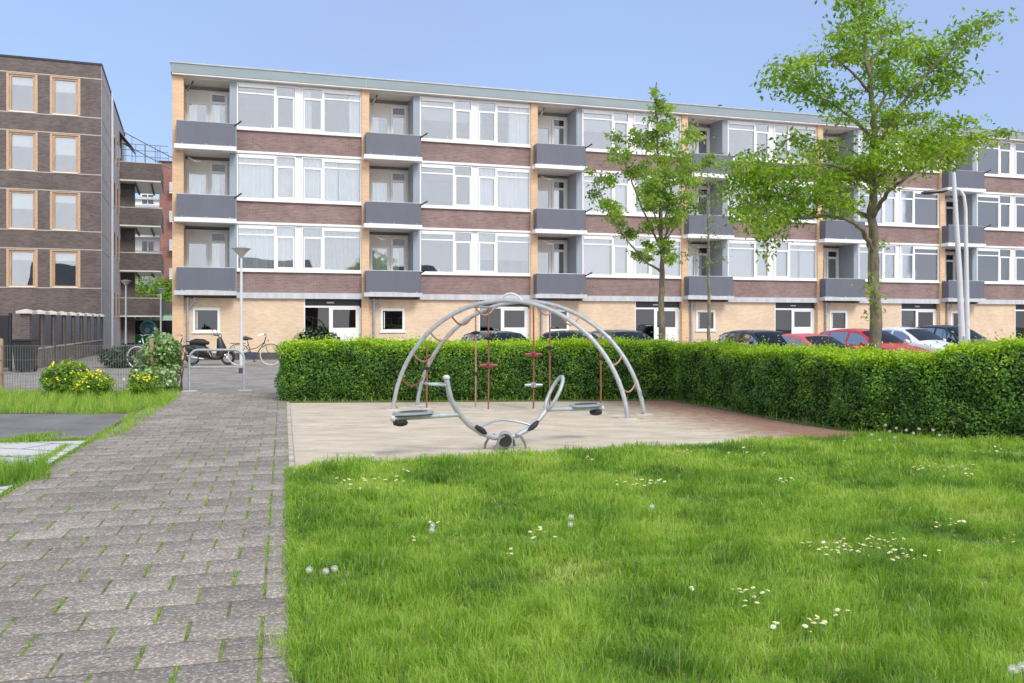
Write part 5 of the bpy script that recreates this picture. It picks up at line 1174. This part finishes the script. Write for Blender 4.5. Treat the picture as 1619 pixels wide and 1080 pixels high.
# ================================================================== CARS (x forward, z up, origin on the ground under the middle)
def car(name, x, y, rz, label, pm, h=1.40, length=3.8, width=1.66, z=-.122, kind='hatch', rear_wiper=False):
    t = thing(name, (x, y, z), label, 'car', rz, 'cars parked behind the hedge')
    hl = length/2; hw = width/2; sc = h/1.42
    # station: x, z_bottom, z_belt, w_belt, z_top, w_top
    if kind == 'hatch':
        st = [(hl, .36, .52, .74, .56, .62), (hl-.08, .24, .66, .88, .69, .74), (hl-.35, .2, .78, .96, .81, .82), (hl-.75, .2, .88, .99, .905, .86), (hl-1.08, .2, .93, 1., .97, .86),
              (hl-1.5, .2, .93, 1., 1.22, .80), (hl-1.82, .2, .93, 1., 1.375, .72), (hl-2.3, .2, .94, 1., 1.42, .70), (hl-2.8, .2, .96, 1., 1.41, .69), (hl-3.28, .2, .98, .99, 1.345, .68), (-hl+.16, .22, .98, .96, 1.12, .74), (-hl+.04, .28, .88, .93, .93, .78), (-hl, .4, .70, .86, .74, .74)]
    else:
        st = [(hl, .36, .50, .74, .54, .62), (hl-.08, .24, .62, .88, .65, .74), (hl-.45, .2, .74, .96, .77, .84), (hl-.85, .2, .82, .99, .85, .86), (hl-1.2, .2, .87, 1., .90, .86),
              (hl-1.6, .2, .88, 1., 1.13, .78), (hl-1.95, .2, .88, 1., 1.34, .70), (hl-2.35, .2, .90, 1., 1.39, .68), (hl-2.8, .2, .92, 1., 1.375, .67), (hl-3.2, .2, .93, .98, 1.26, .68), (-hl+.3, .22, .93, .96, 1.00, .76), (-hl+.05, .28, .88, .93, .91, .78), (-hl, .4, .70, .86, .74, .74)]
    mb = MB(); rings = []
    for (X, b, zb_, wb_, zt, wt) in st:
        b *= sc; zb_ *= sc; zt *= sc; wb_ *= hw; wt *= hw; zm = (b+zb_)*.5
        half = [(0, b), (wb_*.9, b), (wb_*.985, b+.08), (wb_*1.01, zm), (wb_*1.0, zb_-.06), (wb_*.965, zb_), (wt, zt-.045), (wt*.86, zt-.008), (wt*.45, zt+.012), (0, zt+.018)]
        ring = [(X, -yy, zz) for yy, zz in half]+[(X, yy, zz) for yy, zz in half[-2:0:-1]]
        rings.append(ring); mb.v += ring
    n = len(rings[0])
    for i in range(len(st)-1):
        for k in range(n): mb.f.append((i*n+k, i*n+(k+1) % n, (i+1)*n+(k+1) % n, (i+1)*n+k))
    mb.f.append(tuple(range(n-1, -1, -1))); mb.f.append(tuple((len(st)-1)*n+k for k in range(n)))
    part('body', mb, pm, t, smooth=True)
    # glazing: slightly proud curved patches
    def patch(name, idx, side, i0, i1, u0, u1, m='cglass', rows=3, out=.006):
        """patch between belt (5) and top (6) of stations i0..i1 on one side"""
        g = MB(); 
        ks = list(range(i0, i1+1)); pts = []
        for j, i in enumerate(ks):
            A_ = Vector(rings[i][5]); B_ = Vector(rings[i][6])
            f0, f1 = u0, u1
            a = A_.lerp(B_, f0); b = A_.lerp(B_, f1); a.y -= out; b.y -= out
            if side > 0: a.y *= -1; b.y *= -1
            pts.append((a, b))
        for a, b in pts: g.v += [tuple(a), tuple(b)]
        for j in range(len(pts)-1): g.f.append((2*j, 2*j+2, 2*j+3, 2*j+1))
        return part(name, g, m, t)
    for s in (-1, 1):
        # front and rear side windows with pillar between
        def win(x_a, x_b):
            g = MB(); xs = np.linspace(x_a, x_b, 6)
            zt = np.interp(-xs, [-q[0] for q in st], [q[4]*sc for q in st]); wt = np.interp(-xs, [-q[0] for q in st], [q[5]*hw for q in st])
            zbb = np.interp(-xs, [-q[0] for q in st], [q[2]*sc for q in st]); wb2 = np.interp(-xs, [-q[0] for q in st], [q[3]*hw for q in st])*.965
            for i in range(6):
                A_ = Vector((xs[i], wb2[i], zbb[i])); B_ = Vector((xs[i], wt[i], zt[i]-.045))
                if (B_-A_).length < .10: B_ = A_.lerp(B_, .5)
                for f in (.07, .90): q = A_.lerp(B_, f); g.v.append((q.x, s*(q.y+.006), q.z+.0))
            for i in range(5): g.f.append((2*i, 2*i+2, 2*i+3, 2*i+1))
            part('side_window', g, 'cglass', t)
        win(hl-1.30, hl-2.12); win(hl-2.20, hl-2.88); win(hl-2.95, hl-3.30)
    for (ia, ib, nm, f0, f1) in ((4, 6, 'windshield', .07, .93), (9, 11, 'rear_window', .05, .62)):
        g = MB(); cols = 7
        seq = list(range(ia, ib+1)); 
        def prof(f):
            q = f*(len(seq)-1); i = min(int(q), len(seq)-2); fr_ = q-i; a, b = st[seq[i]], st[seq[i+1]]
            return (a[0]+(b[0]-a[0])*fr_, (a[4]+(b[4]-a[4])*fr_)*sc, (a[5]+(b[5]-a[5])*fr_)*hw)
        for r_ in range(6):
            f = f0+(f1-f0)*r_/5; X, zt, wt = prof(f)
            for c_ in range(cols):
                u = -1+2*c_/(cols-1); yy = wt*.90*u; zz = zt+.018-.026*u*u
                g.v.append((X+(.008 if nm == 'windshield' else -.008), yy, zz+.008))
        for r_ in range(5):
            for c_ in range(cols-1): g.f.append((r_*cols+c_, r_*cols+c_+1, (r_+1)*cols+c_+1, (r_+1)*cols+c_))
        part(nm, g, 'cglass', t, smooth=True)
    for sx in (1, -1):
        for s in (-1, 1):
            cx = sx*(hl-.72 if sx > 0 else hl-.62)
            w = part('wheel', MB().lathe([(.17, -.09), (.29, -.10), (.305, -.05), (.305, .08), (.17, .09)], (cx, s*(hw-.085), .305), 26, 'y'), 'black', t, smooth=True)
            part('rim', MB().lathe([(.02, s*.093), (.18, s*.105), (.19, s*.10), (.16, s*.03)], (cx, s*(hw-.085), .305), 20, 'y'), 'alu', w, smooth=True)
            part('wheel_arch', MB().tube([(cx+.345*math.cos(a), s*(hw+.002), .305+.345*math.sin(a)) for a in np.linspace(0, math.pi, 12)], .02, 5), 'black', t, smooth=True)
    for s in (-1, 1):
        part('headlight', MB().tube([(hl-.22, s*hw*.86, .68*sc), (hl-.12, s*hw*.74, .64*sc), (hl-.06, s*hw*.55, .61*sc)], [.05, .075, .04], 8), 'headl', t, smooth=True)
        part('rear_light', MB().tube([(-hl+.03, s*hw*.80, .72*sc), (-hl+.07, s*hw*.84, .95*sc)], [.05, .05], 8), 'redl', t, smooth=True)
        part('mirror', MB().tube([(hl-1.36, s*(hw+.0), .95*sc), (hl-1.40, s*(hw+.10), .99*sc), (hl-1.40, s*(hw+.17), .99*sc)], [.03, .07, .05], 8), pm, t, smooth=True)
    part('grille', MB().bbox(hl-.035, -hw*.45, .36, hl+.012, hw*.45, .48, .02), 'black', t)
    part('licence_plate', MB().box(hl+.012, -.26, .38, hl+.022, .26, .49), 'plate', t)
    part('bumper_strip', MB().tube([(hl-.14, -hw*.93, .50), (hl+.0, -hw*.55, .50), (hl+.01, 0, .50), (hl+.0, hw*.55, .50), (hl-.14, hw*.93, .50)], .035, 6), 'black', t, smooth=True)
    part('steering_wheel', MB().tube([(hl-1.62+.0, .35+.17*math.cos(a), .92+.17*math.sin(a)) for a in np.linspace(0, 6.28, 16, False)], .015, 5, closed=True), 'black', t)
    return t
blk = paint('black_car_paint', (.012, .014, .016)); gry = paint('grey_car_paint', (.05, .052, .055)); blk2 = paint('night_blue_paint', (.014, .018, .026))
red1 = paint('faded_red_paint', (.62, .12, .12), .35); red2 = paint('deep_red_paint', (.52, .03, .035)); wht = paint('white_car_paint', (.80, .81, .81))
HD = math.atan2(-.88, .475)
def cx_(px, Z): return (px-809.5)/1400*Z
car('parked_car', cx_(1217, 25.2), 25.2, HD-.12, 'black hatchback leftmost in the right hand row of parked cars', blk, h=1.40, length=3.55)
car('parked_car', cx_(1294, 24.6), 24.6, HD, 'faded pinkish red hatchback between the black and the deep red car', red1, h=1.33, kind='old')
car('parked_car', cx_(1376, 27.2), 27.2, HD, 'deep red hatchback just behind the large tree trunk', red2, h=1.42)
car('parked_car', cx_(1442, 29.6), 29.6, HD, 'white hatchback between the deep red car and the pale poles', wht, h=1.46)
car('parked_car', cx_(1508, 31.5), 31.5, HD, 'dark blue black car behind the pale poles at far right', blk2, h=1.52)
car('parked_car', cx_(796, 25.5), 25.5, R(-62), 'dark grey car seen through the middle of the climbing arch', gry, h=1.37, length=3.6)
car('parked_car', cx_(890, 25.2), 25.2, R(-110), 'glossy black car seen through the right side of the climbing arch', blk, h=1.38, length=3.6)
car('parked_car', cx_(992, 25.6), 25.6, R(-66), 'dark car between the climbing arch and the medium tree trunk', gry, h=1.40, length=3.6)

# ================================================================== FLOWERS
def dandelion(px, py, Z, hh, label, grp='dandelion clocks in the grass'):
    x = (px-809.5)/1400*Z; top = 1.5+(510-py)/1400*Z; top = max(.06, top)
    t = thing('dandelion_clock', (x, Z, 0), label, 'dandelion', 0, grp)
    part('stem', MB().tube([(0, 0, 0), (.004, 0, top*.5), (0, 0, top)], .0022, 5), 'stem', t)
    mb = MB(); r = .019
    for i in range(80):
        zz = 1-2*(i+.5)/80; a = i*2.39996; rr = math.sqrt(1-zz*zz); d = Vector((rr*math.cos(a), rr*math.sin(a), zz)); q = Vector((0, 0, top))+d*r*random.uniform(.88, 1.05)
        u = d.orthogonal().normalized(); v = d.cross(u)
        mb.add([q+u*.0004, q-u*.0004, Vector((0, 0, top))], [(0, 1, 2)])
        for j in range(6):
            e = math.cos(j*1.047+i)*u+math.sin(j*1.047+i)*v; w_ = e.cross(d)
            mb.add([q-w_*.0004, q+w_*.0004, q+e*.0042+d*.0018], [(0, 1, 2)])
    mb.lathe([(.002, -.006), (.006, 0), (.002, .006)], (0, 0, top), 8)
    part('seed_head', mb, 'seed', t)
def dz(py, h=.10): return 1400*(1.5-h)/(py-510)
DL = [(903, 817, 'upper of the two dandelion clocks in the middle of the lawn'), (902, 829, 'lower of the two dandelion clocks in the middle of the lawn'), (684, 831, 'upper dandelion clock of the pair left of centre in the lawn'), (683, 838, 'lower dandelion clock of the pair left of centre in the lawn'),
      (489, 901, 'leftmost of three dandelion clocks beside the path'), (515, 903, 'middle of three dandelion clocks beside the path'), (529, 899, 'rightmost of three dandelion clocks beside the path'), (590, 720, 'dandelion clock at the edge between sand and lawn'),
      (1602, 1058, 'large dandelion clock in the bottom right corner'), (1617, 1054, 'dandelion clock cut by the right edge of the picture'), (1031, 801, 'small dandelion clock alone in the lawn right of centre')]
for px, py, lab in DL: dandelion(px, py, dz(py, .12 if py < 1040 else .14), .1, lab)
for i, (px, py) in enumerate(((1378, 687), (1400, 672), (1407, 682), (1417, 677), (1433, 680), (1444, 685), (1453, 678), (1475, 680), (1391, 696), (1485, 688), (1415, 692))):
    dandelion(px, py, 11.2-(py-680)*.03, .3, 'dandelion clock on a tall stem in the clump at the foot of the curving hedge', 'dandelion clocks at the hedge foot')
# daisies: patches of small white flowers
dm = MB(); dyc = MB()
for i in range(11):
    a = i*6.283/11; 
    dm.add([(0, 0, .0), (.007*math.cos(a-.22), .007*math.sin(a-.22), .001), (.0115*math.cos(a), .0115*math.sin(a), .0), (.007*math.cos(a+.22), .007*math.sin(a+.22), .001)], [(0, 1, 2, 3)])
dyc.lathe([(.0045, .001), (.004, .003), (.001, .0042)], n=8)
DM = dm.mesh('petals', 'petal'); DC = dyc.mesh('flower_centre', 'yellow'); DS = MB().tube([(0, 0, -.07), (0, 0, 0)], .0012, 4).mesh('stem', 'stem')
patches = [(560, 765, 60, 14, 16), (620, 762, 20, 8, 8), (640, 745, 12, 3, 4), (855, 845, 30, 8, 10), (690, 828, 14, 5, 4), (655, 852, 5, 2, 2), (790, 872, 20, 6, 3), (1000, 765, 30, 10, 12), (1035, 764, 20, 5, 8), (1170, 718, 40, 8, 10), (1080, 716, 14, 4, 5), (1240, 761, 18, 5, 8), (1330, 700, 50, 5, 6),
           (1510, 742, 40, 12, 26), (1460, 738, 24, 6, 9), (1560, 712, 30, 6, 8), (1500, 828, 25, 7, 12), (1340, 868, 50, 14, 30), (1400, 860, 40, 14, 20), (1280, 860, 14, 5, 4), (1440, 880, 50, 12, 12), (1190, 940, 35, 22, 14), (1090, 932, 10, 4, 3), (1290, 990, 28, 16, 9), (1225, 990, 6, 4, 3), (1330, 970, 16, 12, 3), (1590, 855, 20, 10, 4), (930, 728, 12, 5, 4)]
names = 0
for (px, py, rx, ry, n) in patches:
    where = ('just beyond the path edge' if px < 600 else 'left of centre' if px < 800 else 'in the middle' if px < 1060 else 'right of centre' if px < 1300 else 'towards the right' if px < 1480 else 'at the far right')
    where += (', beside the sand and hedge' if py < 750 else ', in the far part of the lawn' if py < 800 else ', halfway down the lawn' if py < 900 else ', in the near part of the lawn')
    for i in range(n):
        a = random.uniform(0, 6.28); q = random.uniform(0, 1)**.6; X, Y = px+rx*q*math.cos(a), py+ry*q*math.sin(a); Z = dz(Y, .085)
        t = thing('daisy', ((X-809.5)/1400*Z, Z, random.uniform(.075, .11)), 'small white daisy '+where, 'daisy', random.uniform(0, 6), 'daisies in the lawn')
        t.rotation_euler = (random.uniform(0, .5), random.uniform(-.3, .3), random.uniform(0, 6)); s = random.uniform(1.0, 1.5)*(1 if Y > 800 else 1.2); t.scale = (s, s, s)
        link('petals', DM, t); link('flower_centre', DC, t); link('stem', DS, t)
